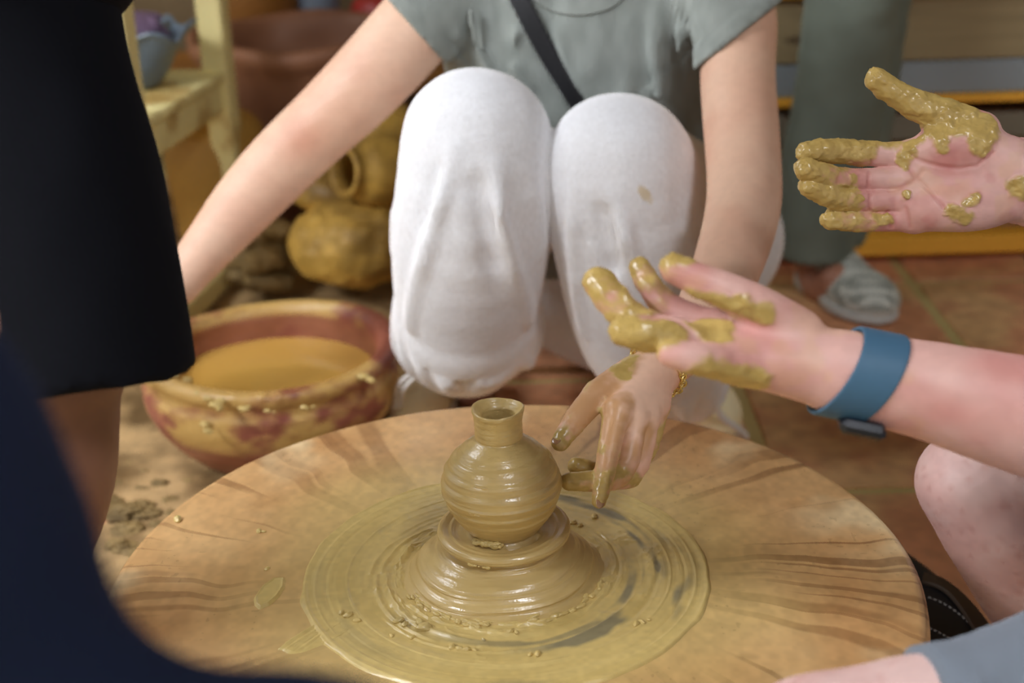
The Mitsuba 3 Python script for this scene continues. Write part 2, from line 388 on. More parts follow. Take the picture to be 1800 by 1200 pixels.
# the disc of wet slip thrown around the clay, ridged by fingers and scrapers
def slip_h(x, y):
    r = np.hypot(x - PX, y - PY); th = np.arctan2(y, x - PX)
    P3 = np.stack([x, y, 0 * x], -1)
    cs = np.stack([np.cos(th) * 1.6, np.sin(th) * 1.6, r * 26], -1)
    h = .0016 + .00028 * (meshkit.fbm(cs * [1, 1, 6], 3, 4) - .5) * 2 + .0003 * (meshkit.fbm(cs * [1.5, 1.5, 1.2], 2, 14) - .5) * 2
    h += .00012 * np.sin(r * 900 + 2 * np.sin(th)) * sm(.06, .1, r) * meshkit.noise(cs, 8)
    h += .0008 * np.exp(-((r - .186 + .002 * np.sin(2 * th)) / .0022) ** 2)                     # the raised outer rim
    h += .0004 * np.exp(-((r - .176) / .0012) ** 2) + .0006 * np.exp(-((r - .150 - .004 * np.sin(th + 1)) / .0013) ** 2) - .0003 * np.exp(-((r - .166) / .0015) ** 2)
    for a0, a1, rr, w, a in ((-2.6, -.3, .128, .0016, .0012), (2.2, 4.6, .112, .0025, .0022), (2.5, 4.3, .122, .002, .0018), (-1.2, .7, .106, .0016, -.0012), (-1.0, .2, .142, .003, -.0010), (.1, 1.8, .158, .0025, -.0008)):
        t = (th - a0) % (2 * np.pi); m = sm(0, .25, t) * sm(0, .25, (a1 - a0) - t) * (t < a1 - a0)
        h += a * m * np.exp(-((r - rr - .004 * np.sin(2.3 * th)) / w) ** 2) * (.5 + meshkit.noise(P3 * 90, 3))
    rough = sm(.62, .8, meshkit.fbm(P3 * [38, 38, 1], 3, 21)) * sm(.19, .09, r)
    h += rough * .0024 * meshkit.fbm(P3 * 260, 3, 2)
    # crumbled ring where the trimmings gather round the foot of the hump
    ring = np.exp(-((r - .100 - .006 * np.sin(th * 2 + .5)) / .009) ** 2) * (.35 + .65 * sm(-.2, .5, np.cos(th - 3.6)) + .25 * sm(.5, 1, np.cos(th + .7)))
    h += ring * (.0015 + .0075 * np.maximum(meshkit.fbm(np.stack([np.cos(th) * 5, np.sin(th) * 5, r * 160], -1), 4, 6) - .42, 0) * 2)
    edge = .1895 + .0022 * (meshkit.noise(np.stack([np.cos(th) * 9, np.sin(th) * 9, 0 * r], -1), 3) - .5) * 2
    return h * sm(edge + .0012, edge - .003, r) - .0012 * sm(edge - .001, edge + .001, r)
nr, nt = 210, 640
rr = np.linspace(.05, .194, nr); tt = np.linspace(0, 2 * np.pi, nt, endpoint=False)
R, TH = np.meshgrid(rr, tt, indexing='ij'); x, y = PX + R * np.cos(TH), PY + R * np.sin(TH)
v = np.stack([x, y, WZ + slip_h(x, y)], -1).reshape(-1, 3)
i, j = np.meshgrid(np.arange(nr - 1), np.arange(nt), indexing='ij')
qd = np.stack([i * nt + j, (i + 1) * nt + j, (i + 1) * nt + (j + 1) % nt, i * nt + (j + 1) % nt], -1).reshape(-1, 4)
def f_slip(p, n, uv):
    x, y = p.x - PX, p.y - PY
    r = dr.sqrt(x * x + y * y) + 1e-6; th = dr.atan2(y, x); cx, cy = x / r, y / r
    a = fbm(cx * 2, cy * 2, r * 60, 3)
    c = mix(lin(178, 153, 90), lin(200, 176, 112), a)
    thin = smoothstep(.56, .70, fbm(cx * 1.6 + 3, cy * 1.6, r * 34, 3)) * smoothstep(.10, .125, r) * smoothstep(.19, .16, r)
    side = smoothstep(-.1, .6, cx * .92 - cy * .25)
    arc = smoothstep(.010, .003, dr.abs(r - .137 - .01 * cy + .006 * (noise(th * 9, r * 50, 1.0) - .5))) * smoothstep(-.1, .45, cx) * smoothstep(.25, .55, noise(th * 2.2, r * 120, 4.0))
    arc2 = smoothstep(.006, .002, dr.abs(r - .118)) * smoothstep(.3, .8, cx * .6 - cy * .8) * smoothstep(.3, .6, noise(th * 3, r * 90, 6.0))
    return mix(c, lin(112, 106, 84), dr.minimum(thin * (.25 + .6 * side) + arc * .9 + arc2 * .6, .85)) * (.93 + .14 * noise(p.x * 200, p.y * 200, 1.0))
def b_slip(p, n, uv):
    x, y = p.x - PX, p.y - PY
    r = dr.sqrt(x * x + y * y) + 1e-6
    return .00010 * fbm(x / r * 2.5, y / r * 2.5, r * 900, 2) + .00010 * noise(p.x * 500, p.y * 500, p.z * 500)
tint('slip', f_slip, lambda p, n, uv: .24 + .22 * fbm(p.x * 40, p.y * 40, 1.0, 2), .5, b_slip, 3e-4, clearcoat=.4, clearcoat_gloss=.75)
part(WH + '__slip_layer', (v, qd), 'slip', True); tag(WH + '__slip_layer', 'ring of wet ochre slip', kind=None)

# a wiped smear of slip reaching out of the ring, lower left, and the drop of slip dried like a leaf
def patch(outline, z, h, fn, n=60):
    from shapely.geometry import Polygon
    from shapely import contains_xy
    P = Polygon(outline); x0, y0, x1, y1 = P.bounds
    gx, gy = np.meshgrid(np.linspace(x0 - .004, x1 + .004, n), np.linspace(y0 - .004, y1 + .004, n), indexing='ij')
    import shapely
    dd = shapely.distance(P.exterior, shapely.points(gx, gy)) * np.where(contains_xy(P, gx, gy), 1, -1)
    zz = z + np.where(dd > -.003, fn(gx, gy, dd), -.002)
    v = np.stack([gx, gy, zz], -1).reshape(-1, 3)
    i, j = np.meshgrid(np.arange(n - 1), np.arange(n - 1), indexing='ij')
    q = np.stack([i * n + j, (i + 1) * n + j, (i + 1) * n + j + 1, i * n + j + 1], -1).reshape(-1, 4)
    keep = (dd.reshape(-1) > -.003)
    return trim((v, np.vstack([q[:, [0, 1, 2]], q[:, [0, 2, 3]]])), lambda _: keep)
OUT = [at_z(a, b, WZ)[:2] for a, b in ((600, 1070), (560, 1095), (500, 1128), (492, 1140), (520, 1150), (580, 1128), (640, 1108), (650, 1080))]
dirn = OUT[3] - OUT[0]; dirn /= np.linalg.norm(dirn); nrm = np.array([-dirn[1], dirn[0]])
def smear(gx, gy, dd):
    s = gx * nrm[0] + gy * nrm[1]; t = gx * dirn[0] + gy * dirn[1]
    return (.0006 + .0026 * meshkit.fbm(np.stack([s * 420, t * 22, 0 * s], -1), 2, 3)) * sm(-.003, .003, dd + .006 * (meshkit.noise(np.stack([s * 300, t * 20, 0 * s], -1), 5) - .5)) - .0006
part(WH + '__slip_smear', patch(OUT, WZ, .001, smear, 80), 'slip', True)
LEAF = [at_z(a, b, WZ)[:2] for a, b in ((502, 1017), (480, 1018), (460, 1032), (446, 1052), (448, 1064), (456, 1071), (474, 1064), (490, 1050), (500, 1034))]
part(WH + '__slip_drop', patch(LEAF, WZ, .001, lambda gx, gy, dd: .0022 * sm(-.0006, .0022, dd) + .0012 * np.exp(-((dd - .0018) / .0011) ** 2) - .0002, 60), 'slip', True)

# crumbs of clay lying on the wheel
CR = [(1045, 911, .0035), (312, 914, .0048), (455, 934, .003), (463, 935, .002), (808, 1144, .003), (820, 1145, .003), (835, 1146, .0025), (795, 1141, .0035), (945, 1153, .003), (932, 1154, .0022), (738, 1101, .0042), (745, 1110, .0055),
      (702, 1096, .004), (712, 1104, .003), (1008, 925, .003), (1020, 928, .0025), (897, 1117, .003), (908, 1119, .0022), (688, 1120, .0022), (725, 1124, .0022), (1118, 1100, .003), (1128, 1096, .0026), (1140, 1092, .002), (600, 1080, .003), (612, 1085, .0035), (628, 1094, .003), (470, 1000, .0025), (850, 1129, .0018)]
for a, b, s in CR:
    P = at_z(a, b, WZ); m = trimesh.creation.icosphere(2, 1.0)
    w = np.array(m.vertices); w = w * (1 + .7 * nz(w * 1.0 + rng.uniform(0, 9, 3), 1.7, 3)[:, None])
    w = (w * np.array([1.3, .8, .7]) * s) @ rotz(rng.uniform(0, 6)).T
    r0 = np.hypot(P[0] - PX, P[1]); base = WZ + (float(slip_h(np.array([P[0]]), np.array([P[1]]))[0]) if r0 < .188 else 0)
    part('clay_crumb', (w + [P[0], P[1], base + .3 * s], np.array(m.faces)), 'slip', True)
crumb_keys = [k for k in scene if k.startswith('clay_crumb')]
for k in crumb_keys: tag(k, 'small crumb of wet clay lying on the wheel around the hump', 'clay crumb', 'clay crumbs on the wheel')

# ---------------------------------------------------------------- the hump of clay and the vase on it
def f_clay(p, n, uv):
    x, y = p.x - PX, p.y - PY; r = dr.sqrt(x * x + y * y) + 1e-6
    a = fbm(x / r * 1.4, y / r * 1.4, p.z * 90, 3); b = fbm(x / r * 3, y / r * 3, p.z * 380, 2)
    c = mix(lin(172, 145, 88), lin(198, 172, 114), .55 * a + .45 * b)
    return c
def b_clay(p, n, uv):
    x, y = p.x - PX, p.y - PY; r = dr.sqrt(x * x + y * y) + 1e-6
    return .00055 * fbm(x / r * 1.2, y / r * 1.2, p.z * 700 + r * 500, 2) + .00012 * noise(p.x * 600, p.y * 600, p.z * 600)
def r_clay(p, n, uv):
    x, y = p.x - PX, p.y - PY; r = dr.sqrt(x * x + y * y) + 1e-6
    return .14 + .24 * fbm(x / r * 2.0, y / r * 2.0, p.z * 160, 3)
tint('wet_clay', f_clay, r_clay, .6, b_clay, 3e-4, clearcoat=.8, clearcoat_gloss=.8)

hump = [(.093, .0005), (.0905, .0028), (.0865, .0050), (.0835, .0085), (.0815, .0120), (.0780, .0165), (.0720, .0215), (.0655, .0262), (.0600, .0305), (.0552, .0345), (.0528, .0385), (.0532, .0412), (.0586, .0424), (.0606, .0440), (.0608, .0476), (.0592, .0502), (.0570, .0510),
        (.0540, .0502), (.0510, .0490), (.0488, .0494), (.0460, .0482), (.0420, .0468), (.0375, .0468), (.0325, .0480), (.0290, .0503), (.0150, .0506), (.00001, .0506)]
hp = pspline(hump, 210)
def wobh(th, r, z):
    spir = (z * 260 + th / (2 * np.pi) * 2.0)
    low = sm(.038, .030, z)
    ridge = np.sin(2 * np.pi * (z * 82 + 14 * z * (z < .02) - th / (2 * np.pi))) * .0013 * low * sm(.002, .010, z) * (.6 + .8 * meshkit.noise(np.stack([np.cos(th) * 1.5, np.sin(th) * 1.5, z * 60], -1), 2))
    fine = .0007 * (meshkit.fbm(np.stack([np.cos(th) * 2, np.sin(th) * 2, z * 900 + r * 300], -1), 2, 8) - .5) * 2
    big = 1 + low * (.025 * np.sin(2 * th + .6) + .02 * np.sin(th - 2.2) + .012 * np.sin(5 * th))
    foot = sm(.010, .0, z) * .006 * (meshkit.fbm(np.stack([np.cos(th) * 5, np.sin(th) * 5, z * 50], -1), 3, 12) - .4)
    tiltz = .0012 * np.sin(th + .9) * sm(.03, .04, z) * sm(.03, .045, r)
    az = np.degrees(th) % 360
    tiltz = tiltz - .0045 * np.exp(-((r - .0352) / .0022) ** 2) * sm(268, 278, az) * sm(338, 326, az) * (z > .04)
    return r * big + ridge + fine + foot, z + tiltz
v, fc = revolve(hp, 420, wobh)
part('clay_hump', (v + [PX, PY, WZ], fc), 'wet_clay', True)
tag('clay_hump', 'wet ridged hump of ochre clay spread on the wheel under the vase', 'clay lump')

vase = [(.00001, .0502), (.026, .0502), (.0335, .0506), (.0360, .0535), (.0395, .0585), (.0435, .0640), (.0470, .0700), (.0500, .0770), (.0524, .0840), (.0536, .0885), (.0545, .0920), (.0541, .0965), (.0534, .1010), (.0519, .1050), (.0500, .1105), (.0475, .1150), (.0435, .1205), (.0385, .1255),
        (.0335, .1300), (.0280, .1345), (.0232, .1382), (.0206, .1400), (.0203, .1406), (.0212, .1410), (.0213, .1440), (.0213, .1540), (.0219, .1600), (.0229, .1645), (.0235, .1672), (.0232, .1688), (.0222, .1690), (.0204, .1676), (.0184, .1655), (.0165, .1638), (.0153, .1624), (.0148, .1590), (.0148, .1500), (.0148, .1420), (.0200, .1350), (.0400, .1150), (.0480, .0950), (.0400, .0650), (.00001, .0560)]
vp = pspline(vase, 330)
def wobv(th, r, z):
    body = sm(.066, .074, z) * sm(.138, .130, z) * (r > .02)
    ph = z * 92 - .8 * th / (2 * np.pi)
    saw = (ph % 1.0); ridge = (sm(0, .75, saw) * sm(1.0, .86, saw) - .45) * .0014
    ridge *= (.25 + 1.1 * meshkit.noise(np.stack([np.cos(th) * .8, np.sin(th) * .8, np.floor(ph) * 3.1 + 0 * z], -1), 5)) * body
    fine = .00055 * (meshkit.fbm(np.stack([np.cos(th) * 1.6, np.sin(th) * 1.6, z * 1100], -1), 3, 8) - .5) * 2
    lip = sm(.155, .168, z)
    return r * (1 + .006 * np.sin(2 * th + .4) + lip * .012 * np.sin(3 * th + 1)) + ridge + fine, z + lip * .0007 * np.sin(2 * th + 2) + .0005 * (meshkit.noise(np.stack([np.cos(th) * 4, np.sin(th) * 4, 0 * z], -1), 4) - .5) * lip
v, fc = revolve(vp, 360, wobv)
v[:, 0] -= (v[:, 2] - .049) * .018                 # leans a hair, as on the photograph
VA = 'clay_vase'
part(VA + '__body', (v + [PX, PY, WZ], fc), 'wet_clay', True)
tag(VA, 'freshly thrown ochre clay vase with round belly and short narrow neck', 'vase')
# bits of slip dragged up on the vase and torn clay along the cut between vase and hump
def blobs(spec, seed):
    out = []; g_ = np.random.default_rng(seed)
    for P, s, st, ax in spec:
        m = trimesh.creation.icosphere(2, 1.0); w = np.array(m.vertices)
        w = w * (1 + .8 * nz(w + g_.uniform(0, 9, 3), 1.6, 3)[:, None])
        t = np.array(ax) / np.linalg.norm(ax); w = w + np.outer(w @ t, t) * (st - 1)
        out.append((w * s + P, np.array(m.faces)))
    return merge(*out)
def onvase(az, z, dr_=0.0):
    i_ = np.argmin(np.abs(vp[:200, 1] - z)); r_ = vp[:200, 0][i_] + dr_; a = math.radians(az)
    return np.array([PX + r_ * math.cos(a) - (z - .049) * .018, PY + r_ * math.sin(a), WZ + z]), np.array([-math.sin(a), math.cos(a), 0])
spec = []
for az, z, s, st in ((253, .1135, .0014, 2.2), (249, .1138, .001, 3), (244, .114, .0009, 3), (246, .0890, .0012, 2.5), (239, .0895, .0009, 2)):
    P, t = onvase(az, z, .0003); part(VA + '__slip_crumb', blobs([(P, s, st, t)], int(az)), 'wet_clay', True)
spec = []
for k in range(44):
    az = rng.uniform(222, 266); rr_ = .0345 + .004 * rng.random()
    a = math.radians(az); z = .0492 + .0028 * rng.random()
    spec.append((np.array([PX + rr_ * math.cos(a), PY + rr_ * math.sin(a), WZ + z]), rng.uniform(.0009, .0028), rng.uniform(1, 2), (-math.sin(a), math.cos(a), .2)))
for k in range(16):
    az = rng.uniform(238, 258); a = math.radians(az)
    spec.append((np.array([PX + .0595 * math.cos(a), PY + .0595 * math.sin(a), WZ + .0405]), rng.uniform(.0007, .0017), 1.6, (-math.sin(a), math.cos(a), 0)))
for k in range(70):
    az = rng.uniform(205, 262) if k < 48 else rng.uniform(285, 345); a = math.radians(az); rr_ = .0925 + rng.normal(0, .003)
    spec.append((np.array([PX + rr_ * math.cos(a), PY + rr_ * math.sin(a), WZ + .0035]), rng.uniform(.001, .0027), rng.uniform(1.3, 3.2), (-math.sin(a), math.cos(a), 0)))
part('clay_hump__torn_clay', blobs(spec, 5), 'slip', True); tag('clay_hump__torn_clay', 'torn crumbs along the cut and the foot', kind='stuff')
# crack between vase and hump
plain('crack_shadow_clay', lin(92, 70, 34), .8)

# ---------------------------------------------------------------- the basin of slip water
def f_basin(p, n, uv):
    a = fbm(p.x * 9, p.y * 9, p.z * 12, 4); b = fbm(p.x * 35, p.y * 35, p.z * 45, 3)
    c = mix(lin(112, 58, 46), lin(150, 88, 70), b)
    coat = smoothstep(.35, .53, a + .25 * (b - .5) + .14 * smoothstep(.15, .02, p.z) - .10 * smoothstep(-.30, -.20, p.x))
    inner = smoothstep(.176, .164, dr.sqrt(dr.square(p.x + .346) + dr.square(p.y - .765))) * smoothstep(.152, .140, p.z)
    return mix(c, mix(lin(168, 130, 66), lin(192, 158, 96), b), coat * (1 - .88 * inner))
tint('basin_clay', f_basin, lambda p, n, uv: .22 + .35 * fbm(p.x * 14, p.y * 14, p.z * 14, 3), .5, lambda p, n, uv: .0012 * fbm(p.x * 50, p.y * 50, p.z * 60, 3))
BC = np.array([-.346, .768, 0.0])
bas = [(.00001, .004), (.105, .002), (.120, .006), (.138, .022), (.158, .045), (.176, .075), (.1835, .100), (.1835, .118), (.1795, .130), (.179, .138), (.1845, .146), (.186, .154), (.182, .162), (.173, .165), (.164, .162), (.158, .154), (.1555, .143), (.156, .120), (.150, .080), (.120, .03), (.00001, .022)]
def wobb(th, r, z):
    k = meshkit.fbm(np.stack([np.cos(th) * 2.5, np.sin(th) * 2.5, z * 22], -1), 3, 3) - .5
    drip = sm(.115, .15, z) * (r > .15) * .007 * np.maximum(meshkit.fbm(np.stack([np.cos(th) * 10, np.sin(th) * 10, z * 30], -1), 3, 8) - .5, 0) * sm(.2, -.4, np.cos(th - .6))
    return r * (1 + .008 * np.sin(2 * th + 1)) + .006 * k + drip * 2, z + .004 * np.sin(th * 2 + .5) * sm(.05, .15, z) + drip
v, fc = revolve(pspline(bas, 150), 240, wobb)
part('terracotta_basin', (v + BC, fc), 'basin_clay', True)
tag('terracotta_basin', 'wide terracotta basin smeared with ochre slip, holding muddy water', 'basin')
tint('muddy_water', lambda p, n, uv: mix(lin(176, 132, 56), lin(190, 148, 74), fbm(p.x * 8, p.y * 8, 1.0)), .08, .5)
v, fc = revolve([(.00001, .108), (.08, .108), (.150, .108), (.1545, .1084), (.1545, .104), (.00001, .104)], 96)
part('slip_water', (v + BC, fc), 'muddy_water', 40)
tag('slip_water', 'muddy ochre slip water filling the terracotta basin', 'water', kind='stuff')
# lumps of slip stuck on the rim
spec = []
for a, b, s in ((330, 668, .006), (352, 692, .007), (380, 712, .008), (388, 704, .006), (428, 718, .006), (345, 684, .005), (365, 700, .005), (640, 662, .008), (652, 668, .006), (362, 745, .007), (366, 758, .006), (535, 716, .005), (470, 722, .004), (310, 660, .005)):
    P = at_z(a, b, .160 if b < 725 else .12); spec.append((P, s * .62, 2.0, (1, .2, -.3))); spec.append((P + rng.normal(0, .006, 3) * [1, 1, .3], s * .45, 1.8, (.3, 1, -.3)))
part('terracotta_basin__slip_lumps', blobs(spec, 11), 'slip', True); tag('terracotta_basin__slip_lumps', 'lumps of slip on the rim', kind='stuff')

# ---------------------------------------------------------------- behind, left: shelf, jars, heap of clay
def f_cream(p, n, uv):
    a = fbm(p.x * 12, p.y * 12, p.z * 9, 4)
    return mix(lin(226, 212, 150), lin(168, 132, 64), smoothstep(.56, .74, a) * .85)
tint('cream_paint', f_cream, .5, .4)
SH = 'painted_shelf'
E1, E2 = at_z(262, 214, .405), at_z(392, 132, .405)           # the end rail, near and far
ed = (E1 - E2) / np.linalg.norm(E1 - E2); en = np.array([ed[1], -ed[0], 0]); en = en if en[0] < 0 else -en
far = E2 + ed * .02; near = E2 + ed * .42; W_ = .75
Rsh = np.stack([ed, np.cross([0, 0, 1], ed), [0, 0, 1]], 1)
def P4(a, b, z): return far + ed * a + en * b + np.array([0, 0, z - far[2]])
for a, b in ((0, 0), (.42, 0), (0, W_), (.42, W_)):
    part(SH + '__post', rbox((.048, .048, 1.25), .004, P4(a, b, .625), Rsh), 'cream_paint')
for z in (.375, .80, 1.18):
    for b in (0, W_):
        part(SH + '__rail', beam(P4(0, b, z), P4(.42, b, z), .022, .058), 'cream_paint')
    for k in range(4):
        part(SH + '__board', rbox((.100, W_ + .04, .016), .003, P4(.055 + .105 * k, W_ / 2, z + .038), Rsh), 'cream_paint')
part(SH + '__rail', beam(P4(-.05, 0, .05), P4(.45, 0, .05), .024, .045), 'cream_paint')
tag(SH, 'cream painted wooden shelf with stained post beside the black shorts', 'shelf')
# ruffled bowl on the shelf
plain('blue_glaze', lin(96, 112, 128), .25, .6)
plain('purple_stuff', lin(112, 92, 118), .7)
BW = P4(.16, .09, .425)
def wobr(th, r, z):
    k = sm(.03, .09, z); return r * (1 + k * .10 * np.sin(6 * th)), z + k * (.010 * np.sin(6 * th + 1) + .006 * np.sin(3 * th))
v, fc = revolve(pspline([(.00001, .0), (.035, 0), (.042, .006), (.060, .03), (.078, .062), (.094, .085), (.104, .094), (.101, .098), (.090, .089), (.072, .066), (.05, .03), (.00001, .014)], 60), 96, wobr)
part('ruffled_bowl', (v + BW, fc), 'blue_glaze', True)
tag('ruffled_bowl', 'blue grey glazed bowl with a ruffled rim on the cream shelf', 'bowl')
def pf(p):
    q = p - (BW + [0, 0, .085]).astype(np.float32)
    return np.sqrt((q * q * np.float32([1, 1, 1.6])).sum(1)) - .058 - .05 * nz(p, 26, 3, 3).astype(np.float32)
part('purple_cloth', nets(pf, BW + [-.1, -.1, .02], BW + [.1, .1, .2], .005), 'purple_stuff', True)
tag('purple_cloth', 'crumpled dull purple cloth lying in the ruffled bowl', 'cloth')

def f_jar(p, n, uv):
    a = fbm(p.x * 7, p.y * 7, p.z * 7, 4)
    return mix(lin(146, 104, 40), lin(190, 148, 72), a)
tint('ochre_jar', f_jar, .5, .4)
tint('red_jar', lambda p, n, uv: mix(lin(112, 72, 52), lin(160, 112, 82), fbm(p.x * 12, p.y * 12, p.z * 12, 3)), .5, .4)
tint('brown_jar', lambda p, n, uv: mix(lin(112, 72, 26), lin(160, 106, 44), fbm(p.x * 5, p.y * 5, p.z * 5, 3)), .6, .4)
plain('grey_jar', lin(104, 116, 130), .4); plain('crimson_jar', lin(150, 44, 36), .4)
def lathe_at(key, prof, c, mat, label, cat, n=72, wob=None, **kw):
    v, fc = revolve(pspline(prof, 60), n, wob)
    k = part(key, (v + np.asarray(c), fc), mat, True); tag(k, label, cat, **kw); return k
lathe_at('clay_jar', [(.00001, 0), (.06, 0), (.075, .02), (.092, .14), (.100, .23), (.094, .285), (.066, .318), (.00001, .332)], at_y(400, 440, 1.55) * [1, 1, 0], 'ochre_jar', 'tall rounded ochre clay jar standing behind the shelf post', 'jar')
c = at_y(505, 92, 1.62); 
lathe_at('terracotta_tub', [(.00001, 0), (.15, 0), (.175, .05), (.20, .2), (.215, .33), (.225, .375), (.24, .39), (.245, .41), (.236, .425), (.22, .42), (.208, .39), (.20, .33), (.17, .1), (.00001, .06)], (c[0], c[1] + .235, 0), 'red_jar', 'large reddish terracotta tub with a thick rim behind the clay heap', 'tub',
         wob=lambda th, r, z: (r + .004 * np.sin(7 * th) * (z > .37), z + .004 * np.sin(5 * th) * (z > .37)))
part('back_bench__board', rbox((1.5, .42, .04), .004, (-.45, 2.42, .22)), 'brown_jar')
for x in (-1.15, .25):
    part('back_bench__leg', rbox((.06, .36, .20), .004, (x, 2.42, .10)), 'brown_jar')
tag('back_bench', 'low brown wooden bench against the back wall carrying jars', 'bench')
def onbench(px): return at_y(px, 0, 2.38) * [1, 1, 0] + [0, 0, .24]
lathe_at('storage_jar', [(.00001, 0), (.08, 0), (.105, .06), (.12, .18), (.11, .30), (.08, .36), (.085, .39), (.07, .39), (.00001, .36)], onbench(438), 'brown_jar', 'wide brown jar standing on the low bench behind the tub', 'jar')
lathe_at('storage_jar', [(.00001, 0), (.042, 0), (.05, .04), (.05, .2), (.036, .27), (.04, .29), (.03, .29), (.00001, .26)], onbench(560), 'grey_jar', 'slim blue grey jar on the low bench behind the tub', 'jar')
lathe_at('storage_jar', [(.00001, 0), (.05, 0), (.075, .04), (.08, .10), (.06, .16), (.05, .165), (.00001, .15)], onbench(668), 'crimson_jar', 'small dark red jar on the low bench behind the girl\'s sleeve', 'jar')
labels['storage_jar_002']['label'] = 'small dark red jar on the low bench behind the sleeve'

# heap of clay: lumps wedged on each other and an unfired pot on its side
def lump(key, c, r, seed, mat='raw_clay', rough=.35, h=.006, f=14, label=None, group=None, cat='clay lump'):
    c = np.asarray(c, float); r = np.asarray(r, float)
    def fn(p):
        a = nz(p, f, seed, 3); b = np.abs(nz(p, f * 1.7, seed + 40, 2))
        return ell(p, c, r) - (r.min() * (rough * a - rough * 1.2 * np.maximum(.16 - b, 0))).astype(np.float32)
    m = nets(fn, c - r * 1.35, c + r * 1.35, h)
    k = part(key, m, mat, True); tag(k, label, cat, group); return k
def f_raw(p, n, uv):
    a = fbm(p.x * 9, p.y * 9, p.z * 11, 4); b = fbm(p.x * 40, p.y * 40, p.z * 40, 2)
    return mix(lin(122, 92, 40), lin(196, 156, 72), smoothstep(.3, .7, a)) * (.8 + .4 * b)
tint('raw_clay', f_raw, lambda p, n, uv: .4 + .3 * fbm(p.x * 20, p.y * 20, p.z * 20, 2), .4)
lump('raw_clay_lump', at_y(620, 425, 1.30), (.115, .10, .085), 1, label='large sack shaped ochre clay lump at the bottom of the heap')
lump('raw_clay_lump', at_y(590, 335, 1.36), (.085, .07, .045), 2, label='ochre clay lump lying across the large lump in the heap')
lump('raw_clay_lump', at_y(556, 300, 1.40), (.045, .05, .05), 3, label='small round clay lump at the left of the heap')
lump('raw_clay_lump', at_y(655, 225, 1.50), (.10, .08, .05), 4, label='topmost ochre clay lump of the heap beside the white knee')
lump('raw_clay_lump', at_y(722, 400, 1.50), (.09, .08, .11), 6, label='ochre clay lump half hidden behind the white trouser leg')
lump('raw_clay_lump', at_y(640, 310, 1.50), (.10, .08, .07), 8, label='dark clay lump wedged under the tipped clay pot')
# the pot lying on its side, mouth to the left
v, fc = revolve(pspline([(.00001, 0), (.03, 0), (.05, .02), (.062, .06), (.058, .10), (.042, .13), (.045, .145), (.036, .147), (.030, .13), (.045, .09), (.04, .04), (.00001, .02)], 60), 64)
ax = np.array([-.75, -.62, .18]); ax /= np.linalg.norm(ax)
M = frame_to(ax); M = np.stack([M[:, 1], M[:, 2], M[:, 0]], 1)
part('tipped_pot', (v @ M.T + at_y(722, 300, 1.34), fc), 'raw_clay', True)
tag('tipped_pot', 'ochre clay pot lying on its side on the heap, mouth to the left', 'pot')
# rubble of dried clay
plain('rubble_clay', lin(142, 118, 74), .8)
def f_rub(p, n, uv):
    return mix(lin(74, 58, 34), lin(164, 136, 84), fbm(p.x * 26, p.y * 26, p.z * 26, 4))
tint('rubble_clay', f_rub, .75)
RB = [(455, 448, .045, 'pale flat'), (430, 478, .03, 'dark'), (492, 430, .032, 'brown'), (470, 492, .036, 'greyish'), (505, 470, .03, 'dark brown'), (548, 474, .018, 'small round yellow'), (440, 415, .03, 'grey brown'), (415, 452, .03, 'dark ochre'), (520, 440, .024, 'small brown'), (486, 402, .028, 'upper brown')]
for k, (a, b, s, w) in enumerate(RB):
    P = at_y(a, b, 1.33 + .03 * (k % 3)); r = np.array([1.25, .9, .7]) * s
    lump('clay_clod', P, r, 30 + k, 'rubble_clay', 1.3, .005, 20, f'{w} clod of dried clay in the rubble left of the large lump', 'clods of dried clay', 'clay clod')
for k in range(16):       # clods nearer, on the floor left of the wheel
    a, b = [(215, 900), (240, 895), (225, 930), (262, 905), (300, 880), (250, 860), (280, 850), (190, 880), (210, 960), (245, 975), (330, 845), (205, 850), (255, 830), (300, 905), (230, 815), (275, 925)][k]
    s = [.022, .018, .016, .015, .010, .008, .010, .014, .016, .014, .006, .008, .007, .012, .006, .012][k]
    P = at_z(a, b, s * .25)
    m = trimesh.creation.icosphere(3, 1.0); w = np.array(m.vertices); w = w * (1 + 1.3 * nz(w + k * 3.3, 1.7, 5, 4)[:, None] - .5 * np.maximum(.12 - np.abs(nz(w + k, 2.2, 8, 2)), 0)[:, None] * 4) * [1.4, 1, .55]
    kk = part('floor_clod', (w * s + P, np.array(m.faces)), 'rubble_clay', True)
    tag(kk, 'clod of dried clay on the muddy floor between basin and wheel', 'clay clod', 'clods on the floor by the basin')

# ---------------------------------------------------------------- behind, right: the workbench
def f_board(p, n, uv):
    g = fbm(p.x * 3, p.y * 20, p.z * 60, 3); st = smoothstep(.66, .76, fbm(p.x * 9 + 2, 1.0, p.z * 16, 3))
    return mix(mix(lin(132, 116, 84), lin(158, 140, 104), g), lin(70, 50, 30), st * .8)
tint('bench_board', f_board, .6)
plain('bench_blue', lin(138, 146, 150), .5); plain('bench_grey', lin(122, 116, 100), .6); plain('bench_orange', lin(236, 172, 58), .5); plain('bench_dark', lin(58, 40, 26), .8)
def zr(py): return at_y(1700, py, 1.5)[2]
WB = 'workbench'; xl, xr = at_y(1355, 100, 1.5)[0], 1.75; xc, xw = (xl + xr) / 2, xr - xl
def wb(name, y0, y1, mat, dy=0.0, t=.03, z0=None, z1=None):
    a = zr(y1) if z0 is None else z0; b = zr(y0) if z1 is None else z1
    part(WB + '__' + name, rbox((xw, t, b - a), .003, (xc, 1.5 + dy + t / 2, (a + b) / 2)), mat)
wb('front_board', -14, 104, 'bench_board')
part(WB + '__top', rbox((xw + .04, .62, .022), .004, (xc, 1.78, zr(-14) + .012)), 'bench_orange')
wb('front_board', 106, 164, 'bench_blue', .004)
